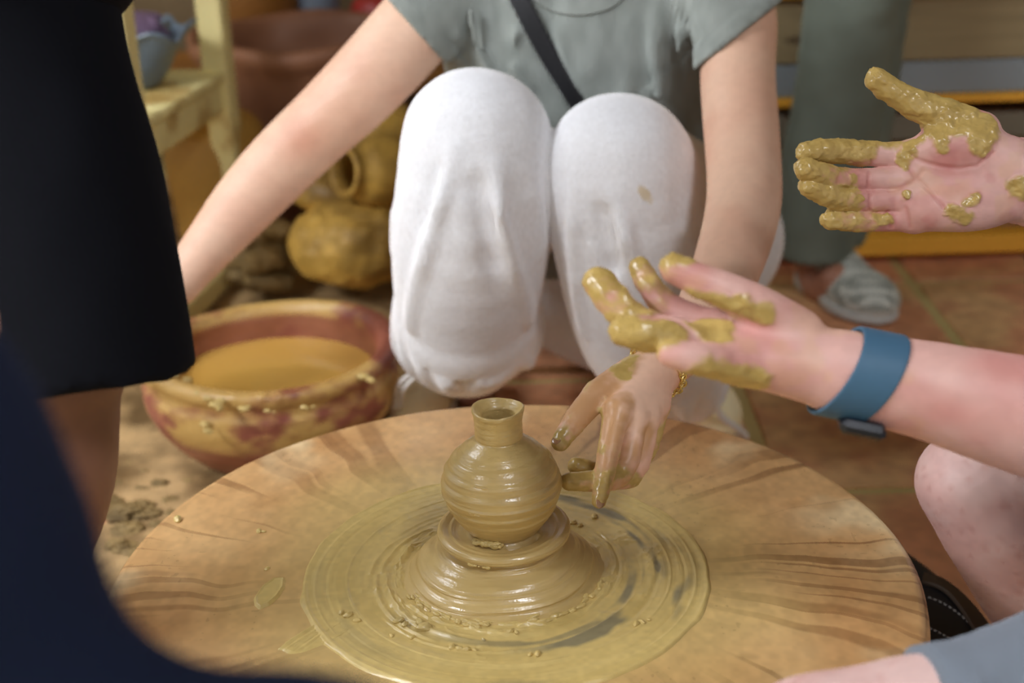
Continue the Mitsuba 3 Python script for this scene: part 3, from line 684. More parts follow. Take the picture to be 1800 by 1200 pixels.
part(WB + '__shelf_board', rbox((xw, .55, zr(165) - zr(179)), .003, (xc, 1.765, (zr(165) + zr(179)) / 2)), 'bench_orange')
wb('front_board', 206, 250, 'bench_grey', .03)
wb('front_board', 255, 300, 'bench_board', .05)
wb('back_panel', 0, 0, 'bench_dark', .5, .02, .02, .44)
wb('plank', 408, 440, 'bench_orange', -.02, .05)
for x in (xl + .03, xl + .75, xr - .03):
    part(WB + '__leg', rbox((.05, .05, zr(4)), .003, (x, 1.60, zr(4) / 2)), 'bench_dark')
tag(WB, 'wooden workbench with beige and grey boards and orange lower plank behind the standing person', 'workbench')

# the low stool the thrower sits on
ST = 'low_stool'
plain('stool_wood', lin(128, 84, 46), .6)
part(ST + '__seat', rbox((.36, .30, .03), .006, (.05, 1.20, .115)), 'stool_wood')
zb0, zb1 = at_y(940, 706, .99)[2], at_y(940, 655, .99)[2]
part(ST + '__front_board', rbox((.40, .026, zb1 - zb0), .004, (.05, 1.003, (zb0 + zb1) / 2)), 'stool_wood')
for x in (-.12, .22):
    part(ST + '__side_board', rbox((.026, .30, .10), .004, (x, 1.20, .05)), 'stool_wood')
tag(ST, 'low brown wooden stool under the person in white sweatpants', 'stool')
# the black bag by the wheel
plain('black_leather', lin(26, 26, 30), .45); plain('white_thread', lin(170, 170, 170), .7); plain('bag_trim', lin(64, 50, 36), .6)
BA, BB = at_z(1618, 1006, .06), at_z(1748, 1142, .06)
bx_ = (BB - BA) / np.linalg.norm(BB - BA); by_ = np.array([-bx_[1], bx_[0], 0]); by_ = by_ if by_[0] > 0 else -by_
BAGC = (BA + BB) / 2 - by_ * .060; BAGC[2] = .036
BAGM = np.stack([bx_, by_, [0, 0, 1]], 1).astype(np.float32)
def bagf(p):
    q = (p - BAGC.astype(np.float32)) @ BAGM
    q = np.stack([q[:, 0], q[:, 1] - .9 * q[:, 0] ** 2 * -1, q[:, 2]], 1)
    d = np.abs(q) - np.float32([.13, .055, .006])
    return np.sqrt((np.maximum(d, 0) ** 2).sum(1)) + np.minimum(d.max(1), 0) - .030
BG = 'stitched_bag'
part(BG + '__body', nets(bagf, BAGC - [.2, .2, .05], BAGC + [.2, .2, .07], .006), 'black_leather', True)
def drape(pts, n):
    P = spline(pts, n); return [h for h in (hit(bagf, *q) for q in P) if h[0][2] > .005 and abs(float(bagf(h[0][None].astype(np.float32))[0])) < .002]
H = drape([(1622, 1018), (1660, 1032), (1700, 1070), (1735, 1120)], 24)
part(BG + '__trim', ribbon([p for p, _ in H], np.array([g for _, g in H]), .022, .004), 'bag_trim')
for line in ([(1632, 1050), (1660, 1062), (1700, 1092), (1730, 1130)], [(1634, 1104), (1660, 1117), (1700, 1142), (1730, 1165)]):
    H = drape(line, 27)
    for i in range(0, len(H) - 1, 2):
        part(BG + '__stitch', tube([H[i][0] + H[i][1] * .0006, H[i + 1][0] + H[i + 1][1] * .0006], .0009, 5), 'white_thread')
tag(BG, 'black leather bag with pale stitching on the floor between wheel and bare leg', 'bag')

# ================================================================ people
scene['skin'] = {'type': 'twosided', 'bsdf': {'type': 'principled', 'base_color': VC, 'roughness': mikit.proc(lambda p, n, uv: .5 - .26 * uv.x), 'specular': .45}}
CLAY1, CLAY2 = lin(156, 128, 68), lin(192, 164, 98)
def skin_colour(v, base, red, clay=None, mott=.5):
    a = sm(.3, .7, meshkit.fbm(v * 16, 3, 4)); b = meshkit.fbm(v * 160, 2, 7)
    c = lerp(base, red, np.clip(a * mott, 0, 1)) * (.94 + .12 * b)[:, None]
    cl = np.zeros(len(v)) if clay is None else clay
    k = lerp(CLAY1, CLAY2, meshkit.fbm(v * 120, 3, 9))
    return c * (1 - cl[:, None]) + k * cl[:, None], cl
def clay_mask(v, spots, soft=.004, f=110, amp=.010):
    """How much clay covers each point: spots are (point, point, radius) strokes with ragged edges."""
    n = amp * nz(v, f, 13, 3)
    d = np.full(len(v), 1.0)
    for a, b, r in spots:
        d = np.minimum(d, seg(v, a, b, r, r) if len(v) else d)
    return sm(soft * .5, -soft * .5, d + n)
def body_entry(key, vf, colour):
    v, f = vf
    c, cl = colour(v)
    part(key, (v, f), 'skin', True, color=np.clip(c, 0, 1), uv=np.stack([cl, 0 * cl], 1))
def fingers(p, chains, k_in=.005, k_between=.0012):
    out = None
    for ch in chains:
        s = chain(p, ch, k_in); out = s if out is None else smin(out, s, k_between)
    return out

# ---------------------------------------------------------------- the thrower in grey tee and white sweatpants
ARM_L = D((800, -30, 1.96, .056), (745, 32, 1.93, .056), (640, 148, 1.92, .0535), (560, 225, 1.93, .0495), (495, 288, 1.93, .048), (430, 358, 1.92, .0435), (370, 430, 1.90, .035), (312, 500, 1.88, .028))
ARM_R = D((1255, -40, 1.86, .055), (1295, 20, 1.82, .050), (1297, 110, 1.79, .0470), (1301, 200, 1.74, .0460), (1308, 300, 1.68, .0440), (1306, 368, 1.62, .0425), (1278, 468, 1.54, .0375), (1225, 575, 1.45, .0310), (1168, 640, 1.402, .0255))
WR = at_d(1150, 652, 1.39)
H_TH = [(a, r * 1.09) for a, r in D((1112, 655, 1.382, .0150), (1052, 695, 1.35, .0125), (1013, 737, 1.325, .0106), (984, 777, 1.31, .0072))]
H_IN = [(a, r * 1.09) for a, r in D((1086, 722, 1.326, .0112), (1070, 795, 1.306, .0094), (1060, 845, 1.296, .0080), (1053, 880, 1.290, .0058))]
H_MI = [(a, r * 1.09) for a, r in D((1113, 733, 1.336, .0112), (1092, 832, 1.318, .0100), (1045, 846, 1.304, .0086), (1001, 846, 1.292, .0072))]
H_RI = [(a, r * 1.09) for a, r in D((1137, 730, 1.350, .0108), (1106, 838, 1.338, .0096), (1052, 832, 1.334, .0084), (1014, 819, 1.330, .0074))]
H_PI = [(a, r * 1.09) for a, r in D((1154, 712, 1.366, .0100), (1126, 808, 1.356, .0086), (1080, 836, 1.352, .0074), (1045, 826, 1.348, .0062))]
def w_hand(p):
    palm = None
    for c, r0, r1 in ((H_IN[0], .0190, .0135), (H_MI[0], .0195, .0140), (H_RI[0], .0185, .0132), (H_PI[0], .0175, .0122)):
        s = seg(p, WR, c[0], r0, r1); palm = s if palm is None else smin(palm, s, .010)
    f4 = fingers(p, [H_IN, H_MI, H_RI, H_PI])
    h = smin(palm, f4, .006)
    h = smin(h, chain(p, H_TH, .006), .008)
    h = smin(h, seg(p, WR, H_TH[1][0], .019, .012), .010)
    return h
_wl = ARM_L[-1][0]; _dl = _wl - ARM_L[-3][0]; _dl = _dl / np.linalg.norm(_dl) + [-.55, 0, .55]; _dl = _dl / np.linalg.norm(_dl)
_sl = np.cross(_dl, [0, 0, 1.0]); _sl /= np.linalg.norm(_sl); _sl = _sl if _sl[1] < 0 else -_sl        # towards the thumb
_ul = np.cross(_sl, _dl); _ul = _ul if _ul[2] > 0 else -_ul
def finger_l(s, l, r, bend):
    P = _wl + _dl * .084 + _sl * s; out = [(P, r * 1.12)]; a = .15
    for k, f in enumerate((.46, .30, .24)):
        a += bend; P = P + (_dl * math.cos(a) - _ul * math.sin(a)) * l * f; out.append((P, r * (1.0, .9, .75)[k]))
    return out
FING_L = [finger_l(.030, .072, .0092, .22), finger_l(.010, .080, .0094, .26), finger_l(-.010, .074, .0088, .30), finger_l(-.029, .058, .0078, .34)]
THUMB_L = [(_wl + _dl * .018 + _sl * .020, .0145), (_wl + _dl * .050 + _sl * .046 - _ul * .012, .0120), (_wl + _dl * .078 + _sl * .056 - _ul * .020, .0102), (_wl + _dl * .102 + _sl * .058 - _ul * .026, .0076)]
def l2_hand(p):
    palm = None
    for ch in FING_L:
        s = seg(p, _wl, ch[0][0], .019, .0130); palm = s if palm is None else smin(palm, s, .010)
    h = smin(palm, fingers(p, FING_L), .006)
    return smin(h, chain(p, THUMB_L, .006), .009)
NECK = at_d(1015, -150, 1.93)
TORSO = [(at_d(1000, 330, 2.16), .08), (at_d(1005, 120, 2.06), .09), (at_d(1012, -20, 2.0), .075)]
def w_arm(p):
    d = smin(chain(p, ARM_R, .02), chain(p, ARM_L, .02), .01)
    return smin(d, l2_hand(p), .012)
def w_body(p):
    d = smin(w_arm(p), chain(p, TORSO, .05), .03)
    d = smin(d, chain(p, [(TORSO[2][0], .06), (NECK, .055)], .03), .03)
    d = smin(d, seg(p, ARM_L[0][0], ARM_R[0][0], .04, .04), .04)
    d = smin(d, w_hand(p), .012)
    return d
SPOT = lambda *rows: [(at_d(a, b, c), at_d(d, e, f), r) for a, b, c, d, e, f, r in rows]
W_CLAY = [(H_TH[1][0] + [-.006, 0, .006], H_TH[3][0], .0085), (H_TH[2][0], H_TH[3][0], .0095), (H_IN[1][0], H_IN[3][0], .0105), (H_IN[0][0] + [-.012, 0, 0], H_IN[1][0] + [-.008, 0, 0], .006), (H_MI[1][0], H_MI[3][0], .012), (H_RI[1][0], H_RI[3][0], .012), (H_PI[1][0], H_PI[3][0], .011),
          (H_PI[0][0] + [.01, 0, -.012], H_PI[1][0], .013), (H_RI[0][0] + [.004, 0, -.02], H_RI[1][0], .009)] + \
    SPOT((1088, 650, 1.362, 1098, 672, 1.355, .0115), (1107, 632, 1.372, 1100, 660, 1.362, .0095), (1062, 706, 1.34, 1068, 735, 1.32, .006))
W_FILM = [(H_TH[0][0], H_TH[2][0], .022), (H_IN[0][0] + [-.005, 0, 0], H_IN[2][0], .017), (H_MI[0][0] + [0, 0, -.014], H_MI[1][0], .017), (H_PI[0][0] + [0, 0, -.014], H_PI[1][0], .017)]
def w_clay(v): return clay_mask(v, W_CLAY, .004, 130, .009)
def w_full(p):
    d = w_body(p)
    near = d < .02
    if near.any() and len(p) > 50:
        q = p[near]
        loc = seg(q, WR, H_IN[3][0], .10, .12) < 0
        if loc.any():
            i = np.flatnonzero(near)[loc]; m = w_clay(p[i].astype(float))
            d[i] -= (m * (.0006 + .0022 * np.maximum(nz(p[i], 190, 5, 3), -.1))).astype(np.float32)
    return d
lo, hi = box_of(H_TH + H_IN + H_MI + H_RI + H_PI + [(WR, .045)], .006)
hand = nets(w_full, lo, hi, .00125)
lo3, hi3 = box_of(THUMB_L + sum(FING_L, []) + [(_wl, .034)], .006)
lo2, hi2 = box_of(ARM_L + ARM_R + THUMB_L + sum(FING_L, []) + TORSO + [(NECK, .07)], .02)
cut = lambda v, m: ((v > lo + m) & (v < hi - m)).all(1)
armm = nets(w_body, lo2, hi2, .0055)
hand2 = nets(w_body, lo3, hi3, .0024)
cut3 = lambda v, m: ((v > lo3 + m) & (v < hi3 - m)).all(1)
hand2 = trim(hand2, lambda v: cut3(v, .0005))
armm = trim(armm, lambda v: ~cut(v, .006) & ~cut3(v, .006)); hand = trim(hand, lambda v: cut(v, .0005))
def w_col(v):
    base = lin(220, 181, 155); red = lin(206, 152, 127)
    cl = np.zeros(len(v)); near = ((v > lo - .01) & (v < hi + .01)).all(1)
    cl[near] = w_clay(v[near])
    film = np.zeros(len(v)); film[near] = clay_mask(v[near], W_FILM, .010, 60, .02) * .9
    c, cl2 = skin_colour(v, base, red, cl, .45)
    c = lerp(0, 1, np.zeros(len(v))) * 0 + c * (1 - film * (1 - cl))[:, None] + (lin(184, 138, 92) * np.ones((len(v), 1))) * (film * (1 - cl))[:, None]
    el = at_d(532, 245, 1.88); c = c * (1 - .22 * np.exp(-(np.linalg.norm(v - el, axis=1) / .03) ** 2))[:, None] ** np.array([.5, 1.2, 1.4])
    return c, np.maximum(cl2, film * .6)
PW = 'person'
body_entry(PW + '__body', merge(armm, hand, hand2), w_col)
# nails
plain('nail', lin(150, 112, 78), .2, .6)
def nail(tipc, prev, outward, w, l, off):
    t = tipc - prev; t /= np.linalg.norm(t); o = outward - t * (outward @ t); o /= np.linalg.norm(o); s = np.cross(t, o)
    m = trimesh.creation.icosphere(2, 1.0); v = np.array(m.vertices) * [l, w, .0012]
    return v @ np.stack([t, s, o]) + tipc + o * off + t * .002, np.array(m.faces)
part(PW + '__nail', nail(H_IN[3][0], H_IN[2][0], np.array([.15, -1, .25]), .0042, .0060, .0052), 'nail', True)
part(PW + '__nail', nail(H_TH[3][0], H_TH[2][0], np.array([-.35, -.45, .8]), .0048, .0062, .0064), 'nail', True)
# gold chain bracelet
scene['gold'] = {'type': 'roughconductor', 'material': 'Au', 'alpha': .14}
wdir = ARM_R[-2][0] - WR; wdir /= np.linalg.norm(wdir); bc = WR + wdir * .004
a1 = np.cross(wdir, [0, 0, 1]); a1 /= np.linalg.norm(a1); a2 = np.cross(wdir, a1)
NL = 34
for k in range(NL):
    a = 2 * np.pi * k / NL; rad = .0288
    for _ in range(12):
        P = bc + (a1 * math.cos(a) + a2 * math.sin(a)) * rad
        rad -= float(w_body(P[None].astype(np.float32))[0]) - .0026
    P = bc + (a1 * math.cos(a) + a2 * math.sin(a)) * rad + wdir * .0015 * math.sin(a * 3)
    tg = -a1 * math.sin(a) + a2 * math.cos(a); ot = a1 * math.cos(a) + a2 * math.sin(a)
    s = wdir if k % 2 else (wdir * .5 + ot * .85)
    t_ = np.linspace(0, 2 * np.pi, 17)
    ring = P + np.outer(np.cos(t_) * .0048, tg) + np.outer(np.sin(t_) * .0033, s)
    part(PW + '__bracelet__link', tube(ring, .0010, 6), 'gold', True)
tag(PW + '__bracelet', 'gold chain bracelet')

# sweatpants
LEG_L = D((838, 250, 1.78, .086), (833, 340, 1.79, .097), (826, 440, 1.84, .101), (822, 520, 1.91, .100), (821, 562, 1.95, .106), (816, 592, 2.01, .078), (806, 642, 2.07, .036))
LEG_R = D((1093, 300, 1.78, .088), (1105, 395, 1.80, .098), (1125, 490, 1.85, .101), (1148, 565, 1.92, .102), (1176, 622, 1.98, .088), (1210, 672, 2.05, .056), (1228, 700, 2.09, .038))
HIPL, HIPR = at_d(905, 380, 2.24), at_d(1215, 420, 2.18)
def FD(*rows): return [at_d(a, b, c) for a, b, c in rows]
RIDGE = [(FD((800, 270, 1.70), (770, 360, 1.70), (742, 460, 1.74), (722, 570, 1.85)), .012, .010), (FD((868, 290, 1.70), (880, 380, 1.69), (905, 470, 1.74), (930, 560, 1.85)), .011, .010),
         (FD((905, 250, 1.72), (935, 340, 1.73), (948, 440, 1.78)), .009, .009), (FD((1010, 300, 1.72), (1003, 400, 1.72), (1010, 490, 1.76), (1030, 580, 1.84)), .011, .010),
         (FD((1083, 350, 1.70), (1100, 420, 1.70), (1135, 500, 1.75), (1150, 600, 1.85)), .014, .009), (FD((1190, 280, 1.73), (1205, 400, 1.73), (1200, 480, 1.78)), .008, .010), (FD((830, 420, 1.74), (822, 520, 1.82), (800, 600, 1.88)), .006, .014),
         (FD((760, 520, 1.84), (740, 590, 1.9), (730, 640, 1.96)), .008, .010), (FD((700, 380, 1.80), (702, 430, 1.82), (720, 470, 1.82)), .007, .010), (FD((860, 560, 1.85), (890, 610, 1.9), (930, 640, 1.96)), .008, .010)]
VALL = [(FD((775, 300, 1.70), (745, 400, 1.72)), .006, .012), (FD((845, 330, 1.69), (858, 440, 1.73), (870, 520, 1.80)), .007, .016), (FD((1065, 380, 1.70), (1075, 450, 1.72), (1100, 530, 1.80)), .009, .014)]
def pants_f(p):
    l = chain(p, LEG_L, .03); r = chain(p, LEG_R, .03)
    tl = seg(p, LEG_L[0][0], HIPL, .082, .11); tr = seg(p, LEG_R[0][0], HIPR, .088, .125)
    d = smin(smin(l, tl, .03), smin(r, tr, .03), .006)
    d = smin(d, seg(p, HIPL, HIPR, .12, .125), .05)
    d = smin(d, seg(p, at_d(950, 520, 2.20), at_d(1060, 575, 2.22), .075, .07), .04)
    near = np.abs(d) < .05
    if near.any():
        q = p[near]; e = np.zeros(len(q), np.float32)
        for pts, a, w in RIDGE:
            e += 1.35 * a * np.exp(-(line_dist(q, pts) / w) ** 2)
        for pts, a, w in VALL:
            e -= 1.5 * a * np.exp(-(line_dist(q, pts) / w) ** 2)
        # cuffs gathered by elastic
        for C in (LEG_L, LEG_R):
            c = C[-2][0]; dz = q[:, 2] - c[2]; th = np.arctan2(q[:, 1] - c[1], q[:, 0] - c[0])
            m = np.exp(-((dz - .0) / .035) ** 2) * (np.linalg.norm(q[:, :2] - c[:2], axis=1) < .14)
            e += (m * (.0055 * np.sin(15 * th + 3 * np.sin(3 * th)) * (.5 + meshkit.noise(np.stack([th * 2, 0 * th, 0 * th], -1), 4)))).astype(np.float32)
        e += (.012 * nz(q * [1, 1, .35], 11, 3, 1) + .002 * nz(q * [1, 1, .4], 34, 6, 1)).astype(np.float32)
        d[near] -= e
    return d
lo_, hi_ = box_of(LEG_L + LEG_R + [(HIPL, .12), (HIPR, .13)], .03)
def f_fleece(p, n, uv):
    b = fbm(p.x * 300, p.y * 300, p.z * 160, 2); a = noise(p.x * 500, p.y * 500, p.z * 90)
    c = mix(lin(214, 213, 214), lin(228, 228, 230), b)
    c = mix(c, lin(188, 186, 186), smoothstep(.72, .9, a) * .22)
    st = smoothstep(.83, .86, noise(p.x * 38, p.y * 38, p.z * 38)) * smoothstep(.5, .75, noise(p.x * 7 + 4, p.y * 7, p.z * 7)) * smoothstep(.30, .22, p.z)
    d1 = dr.sqrt(dr.square((p.x - STAIN[0]) * 1.2 + (p.z - STAIN[2]) * .9) * 4 + dr.square((p.z - STAIN[2]) - (p.x - STAIN[0]) * .9) * .6)
    s2 = smoothstep(.020, .010, d1 + .012 * (noise(p.x * 120, p.y * 120, p.z * 120) - .5)) * smoothstep(.05, .0, dr.abs(p.y - STAIN[1]))
    return mix(mix(c, lin(140, 112, 74), st * .7), lin(196, 174, 122), s2 * .75)
STAIN = [float(x) for x in at_d(1132, 335, 1.70)]
tint('fleece', f_fleece, .85, .2, lambda p, n, uv: .0006 * noise(p.x * 420, p.y * 420, p.z * 420), 8e-4, sheen=.3)
part(PW + '__sweatpants', nets(pants_f, lo_, hi_, .0046), 'fleece', True)
# drawstrings at the cuffs
plain('cord', lin(224, 222, 218), .8)
part(PW + '__cord', tube(spline(FD((728, 655, 2.02), (708, 668, 2.02), (697, 694, 2.05), (692, 716, 2.08)), 20), .0038, 7), 'cord', True)
part(PW + '__cord', tube(spline(FD((736, 660, 2.02), (716, 676, 2.02), (706, 700, 2.05), (702, 716, 2.08)), 20), .0034, 7), 'cord', True)
part(PW + '__cord', tube(spline(FD((1235, 672, 2.0), (1258, 690, 2.0), (1262, 720, 2.02), (1285, 745, 2.05), (1312, 768, 2.08)), 24), .0052, 7), 'cord', True)
# shoes and ankles
plain('canvas_shoe', lin(240, 228, 186), .6); plain('sole_white', lin(224, 220, 206), .6); plain('ankle_sock', lin(96, 62, 56), .8)
def shoe(c, ang, key, mat, sole, L=.245, Wd=.088):
    Rz = rotz(ang)
    def up(p):
        q = (p - c.astype(np.float32)) @ Rz.astype(np.float32)      # x forward
        d = smin(ell(q, (.055, 0, .03), (.085, Wd * .50, .042)), ell(q, (-.045, 0, .042), (.085, Wd * .42, .058)), .03)
        d = np.maximum(d, .012 - q[:, 2])
        return np.maximum(d, -ell(q, (-.045, 0, .105), (.055, .028, .05)))
    def so(p):
        q = (p - c.astype(np.float32)) @ Rz.astype(np.float32)
        d2 = np.minimum(ell(q * [1, 1, .01], (.045, 0, 0), (.090, Wd * .53, 9)), ell(q * [1, 1, .01], (-.05, 0, 0), (.085, Wd * .45, 9)))
        return np.maximum(d2, np.abs(q[:, 2] - .010) - .0085)
    b0, b1 = c - [.16, .16, .01], c + [.16, .16, .13]
    kk = numbered(key); part(kk + '__upper', nets(up, b0, b1, .0045), mat, True); part(kk + '__sole', nets(so, b0, b1, .004), sole, 40)
sL = at_z(778, 712, .0); sR = at_z(1232, 752, .0)
shoe(sL + [-.016, -.004, .006], -math.pi / 2 - .25, PW + '__shoe', 'canvas_shoe', 'sole_white')
shoe(sR + [.0, .06, .004], -math.pi / 2 + .2, PW + '__shoe', 'canvas_shoe', 'sole_white')
part(PW + '__sock', tube(spline([LEG_L[-2][0], LEG_L[-1][0] + [.02, -.01, 0], sL + [.03, .05, .06]], 12), np.linspace(.038, .036, 12), 16), 'ankle_sock', True)
part(PW + '__sock', tube(spline([LEG_R[-2][0], LEG_R[-1][0], sR + [0, .08, .06]], 12), np.linspace(.038, .036, 12), 16), 'ankle_sock', True)

# grey ribbed tee
def plane_from(px0, px1, d0, d1, inside):
    a, b = at_d(*px0, d0), at_d(*px1, d1); n = np.cross(b - a, (a + b) / 2 - CAM); n /= np.linalg.norm(n)
    return (a, -n if (inside - a) @ n > 0 else n)
SHL, SHR = at_d(808, -20, 1.97), at_d(1248, -25, 1.87)
PL = plane_from((684, -2), (779, 103), 1.93, 1.93, SHL); PR = plane_from((1229, 113), (1362, 8), 1.8, 1.8, SHR)
SLL = [(SHL, .075), (at_d(735, 40, 1.93), .064), (at_d(640, 148, 1.92), .060)]
SLR = [(SHR, .072), (at_d(1293, 25, 1.82), .059), (at_d(1297, 140, 1.785), .055)]
SFOLD = [(FD((1160, 0, 1.85), (1150, 80, 1.85), (1160, 170, 1.88)), .009, .010), (FD((1085, 20, 1.88), (1060, 90, 1.88), (1010, 150, 1.90)), .008, .010), (FD((1110, 40, 1.86), (1110, 120, 1.88), (1090, 200, 1.9)), .007, .008), (FD((985, 60, 1.88), (1000, 120, 1.89), (1040, 170, 1.9)), .006, .008),
         (FD((830, 20, 1.88), (835, 80, 1.9), (860, 130, 1.92)), .008, .009), (FD((905, 60, 1.88), (890, 110, 1.89), (930, 150, 1.92)), .006, .010), (FD((1195, 60, 1.84), (1190, 150, 1.87), (1215, 230, 1.9)), .008, .009), (FD((1230, 60, 1.80), (1270, 30, 1.78), (1320, 20, 1.78)), .005, .008), (FD((800, 60, 1.90), (790, 20, 1.90), (770, -20, 1.90)), .006, .008)]
def shirt_f(p):
    d = None
    for a, b, ra, rb in ((at_d(940, 70, 2.03), at_d(1085, 70, 2.0), .118, .118), (at_d(950, 240, 2.10), at_d(1090, 240, 2.08), .125, .125), (at_d(950, 380, 2.2), at_d(1120, 380, 2.18), .125, .13),
                         (at_d(850, -30, 1.98), at_d(1205, -30, 1.91), .085, .085), (at_d(945, 70, 2.02), at_d(955, 260, 2.1), .118, .12), (at_d(1090, 70, 1.98), at_d(1110, 260, 2.08), .118, .125), (at_d(940, -60, 2.0), at_d(1085, -60, 1.98), .10, .10)):
        s = seg(p, a, b, ra, rb); d = s if d is None else smin(d, s, .05)
    sl = chain(p, SLL, .02); sl = np.maximum(sl, (p - PL[0].astype(np.float32)) @ PL[1].astype(np.float32))
    sr = chain(p, SLR, .02); sr = np.maximum(sr, (p - PR[0].astype(np.float32)) @ PR[1].astype(np.float32))
    d = smin(smin(d, sl, .012), sr, .012)
    near = np.abs(d) < .04
    if near.any():
        q = p[near]; e = np.zeros(len(q), np.float32)
        for pts, a, w in SFOLD: e += 2.3 * a * np.exp(-(line_dist(q, pts) / w) ** 2)
        e += (.012 * nz(q * [1, 1, .25], 26, 3, 2)).astype(np.float32)
        for P, C in ((PL, SLL), (PR, SLR)):
            t = (q - P[0].astype(np.float32)) @ P[1].astype(np.float32)
            e *= np.where(chain(q, C, .02) < .03, sm(-.004, -.03, t), 1).astype(np.float32)
        for P in (PL, PR):        # hem band
            t = (q - P[0].astype(np.float32)) @ P[1].astype(np.float32)
            e += (.0022 * sm(-.021, -.019, t) - .0018 * np.exp(-((t + .022) / .0025) ** 2)).astype(np.float32)
        d[near] -= e
    # neck opening
    return np.maximum(d, -ell(p, at_d(1015, -120, 1.90), (.085, .10, .075)))
lo_, hi_ = box_of([(at_d(950, 380, 2.2), .13), (at_d(1120, 380, 2.18), .13), (at_d(1012, -100, 1.95), .1)] + SLL + SLR, .03)
hi_[2] = min(hi_[2], .80)
def f_rib(p, n, uv):
    return mix(lin(142, 148, 142), lin(160, 165, 159), noise(p.x * 90, p.y * 90, p.z * 40))
tint('rib_knit', f_rib, .85, .2, lambda p, n, uv: .0011 * dr.sin((p.x + .25 * p.y) * 1500) , 4e-4, sheen=.2)
part(PW + '__tee', nets(shirt_f, lo_, hi_, .005), 'rib_knit', True)
tpts = spline([(930, -40), (958, -4), (1015, 12), (1072, -2), (1100, -36)], 26)
Hn = [hit(shirt_f, *q) for q in tpts]
part(PW + '__collar', ribbon([p - g * .002 for p, g in Hn], np.array([g for _, g in Hn]), .024, .006), 'rib_knit', 40)
plain('black_strap', lin(22, 22, 25), .6)
SP = [(902, -30), (925, 20), (957, 80), (992, 138), (1030, 200), (1052, 235)]
Hn = [hit(shirt_f, *q) for q in spline(SP, 40)]
P_ = np.array([p for p, _ in Hn]); G_ = np.array([g for _, g in Hn])
from scipy.ndimage import gaussian_filter1d
P_ = gaussian_filter1d(P_, 3, axis=0, mode='nearest'); G_ = gaussian_filter1d(G_, 6, axis=0, mode='nearest'); G_ /= np.linalg.norm(G_, axis=1, keepdims=True)
part(PW + '__strap', ribbon(P_ + G_ * .004, G_, .025, .004), 'black_strap', 40); tag(PW + '__strap', 'black shoulder strap')
tag(PW, 'person in grey ribbed tee and white sweatpants sitting behind the wheel, hand touching the vase', 'person')

# ---------------------------------------------------------------- the person at the right, hands covered with clay
RW = at_d(1768, 312, 1.285)
R_TH = D((1722, 232, 1.285, .0190), (1648, 200, 1.278, .0145), (1580, 168, 1.272, .0112), (1541, 140, 1.268, .0092))
R_IN = D((1592, 276, 1.284, .0125), (1496, 268, 1.276, .0100), (1443, 266, 1.262, .0092), (1418, 268, 1.256, .0082))
R_MI = D((1588, 316, 1.284, .0128), (1500, 316, 1.272, .0102), (1452, 310, 1.254, .0094), (1416, 297, 1.243, .0088))
R_RI = D((1592, 352, 1.284, .0122), (1500, 352, 1.270, .0098), (1449, 341, 1.256, .0090), (1422, 328, 1.250, .0082))
R_PI = D((1606, 385, 1.286, .0112), (1530, 389, 1.278, .0088), (1490, 387, 1.272, .0080), (1459, 386, 1.268, .0072))
def r_hand(p):
    palm = None
    for c, r0, r1 in ((R_IN[0], .0200, .0135), (R_MI[0], .0210, .0140), (R_RI[0], .0200, .0135), (R_PI[0], .0195, .0125)):
        s = seg(p, RW, c[0], r0, r1); palm = s if palm is None else smin(palm, s, .012)
    palm = smin(palm, ell(p, at_d(1695, 258, 1.272), (.042, .017, .020)), .012)
    palm = smin(palm, ell(p, at_d(1692, 368, 1.276), (.052, .018, .0205)), .012)
    h = smin(palm, fingers(p, [R_IN, R_MI, R_RI, R_PI], .004, .001), .006)
    h = smin(h, chain(p, R_TH, .006), .010)
    h = smin(h, chain(p, D((1660, 225, 1.28, .012), (1622, 250, 1.283, .008), (1600, 272, 1.284, .010)), .01), .008)
    return h
R_LINES = [[(1586, 262), (1600, 300), (1635, 335), (1665, 372)], [(1590, 268), (1650, 292), (1700, 296), (1745, 268)], [(1562, 335), (1600, 322), (1622, 300)],
            [(1532, 252), (1530, 290)], [(1528, 300), (1526, 335)], [(1530, 340), (1528, 370)], [(1470, 325), (1474, 295)], [(1560, 372), (1566, 400)], [(1592, 366), (1600, 400)], [(1702, 240), (1722, 262)], [(1640, 170), (1650, 222)]]
def on_hand(pts):
    return [hit(r_hand, q[0], q[1], 1.15, 1.5)[0] for q in pspline(pts, 6)]
R_CREASE = [on_hand(c) for c in R_LINES]
R_FORE = [(RW + [0.0, 0, .012], .026), (at_d(1850, 312, 1.285), .034), (at_d(2050, 330, 1.29), .044), (at_d(2250, 360, 1.30), .050)]
R_FORE2 = [(RW + [0.0, 0, -.014], .025), (at_d(1850, 340, 1.285), .034), (at_d(2050, 350, 1.29), .044)]
L_W = at_d(1478, 655, 1.05)
L_TH = D((1405, 580, 1.05, .0165), (1322, 530, 1.035, .0140), (1245, 498, 1.03, .0125), (1186, 474, 1.03, .0105))
L_IN = D((1275, 580, 1.06, .0130), (1172, 536, 1.07, .0100), (1140, 500, 1.075, .0088), (1124, 472, 1.08, .0072))
L_MI = D((1262, 596, 1.05, .0135), (1120, 566, 1.055, .0115), (1075, 525, 1.06, .0118), (1052, 496, 1.065, .0105))
L_RI = D((1262, 615, 1.04, .0130), (1165, 590, 1.02, .0122), (1125, 584, 1.015, .0118), (1098, 582, 1.015, .0100))
L_PI = D((1300, 640, 1.03, .0135), (1235, 630, 1.01, .0118), (1200, 626, 1.005, .0108), (1178, 622, 1.005, .0090))
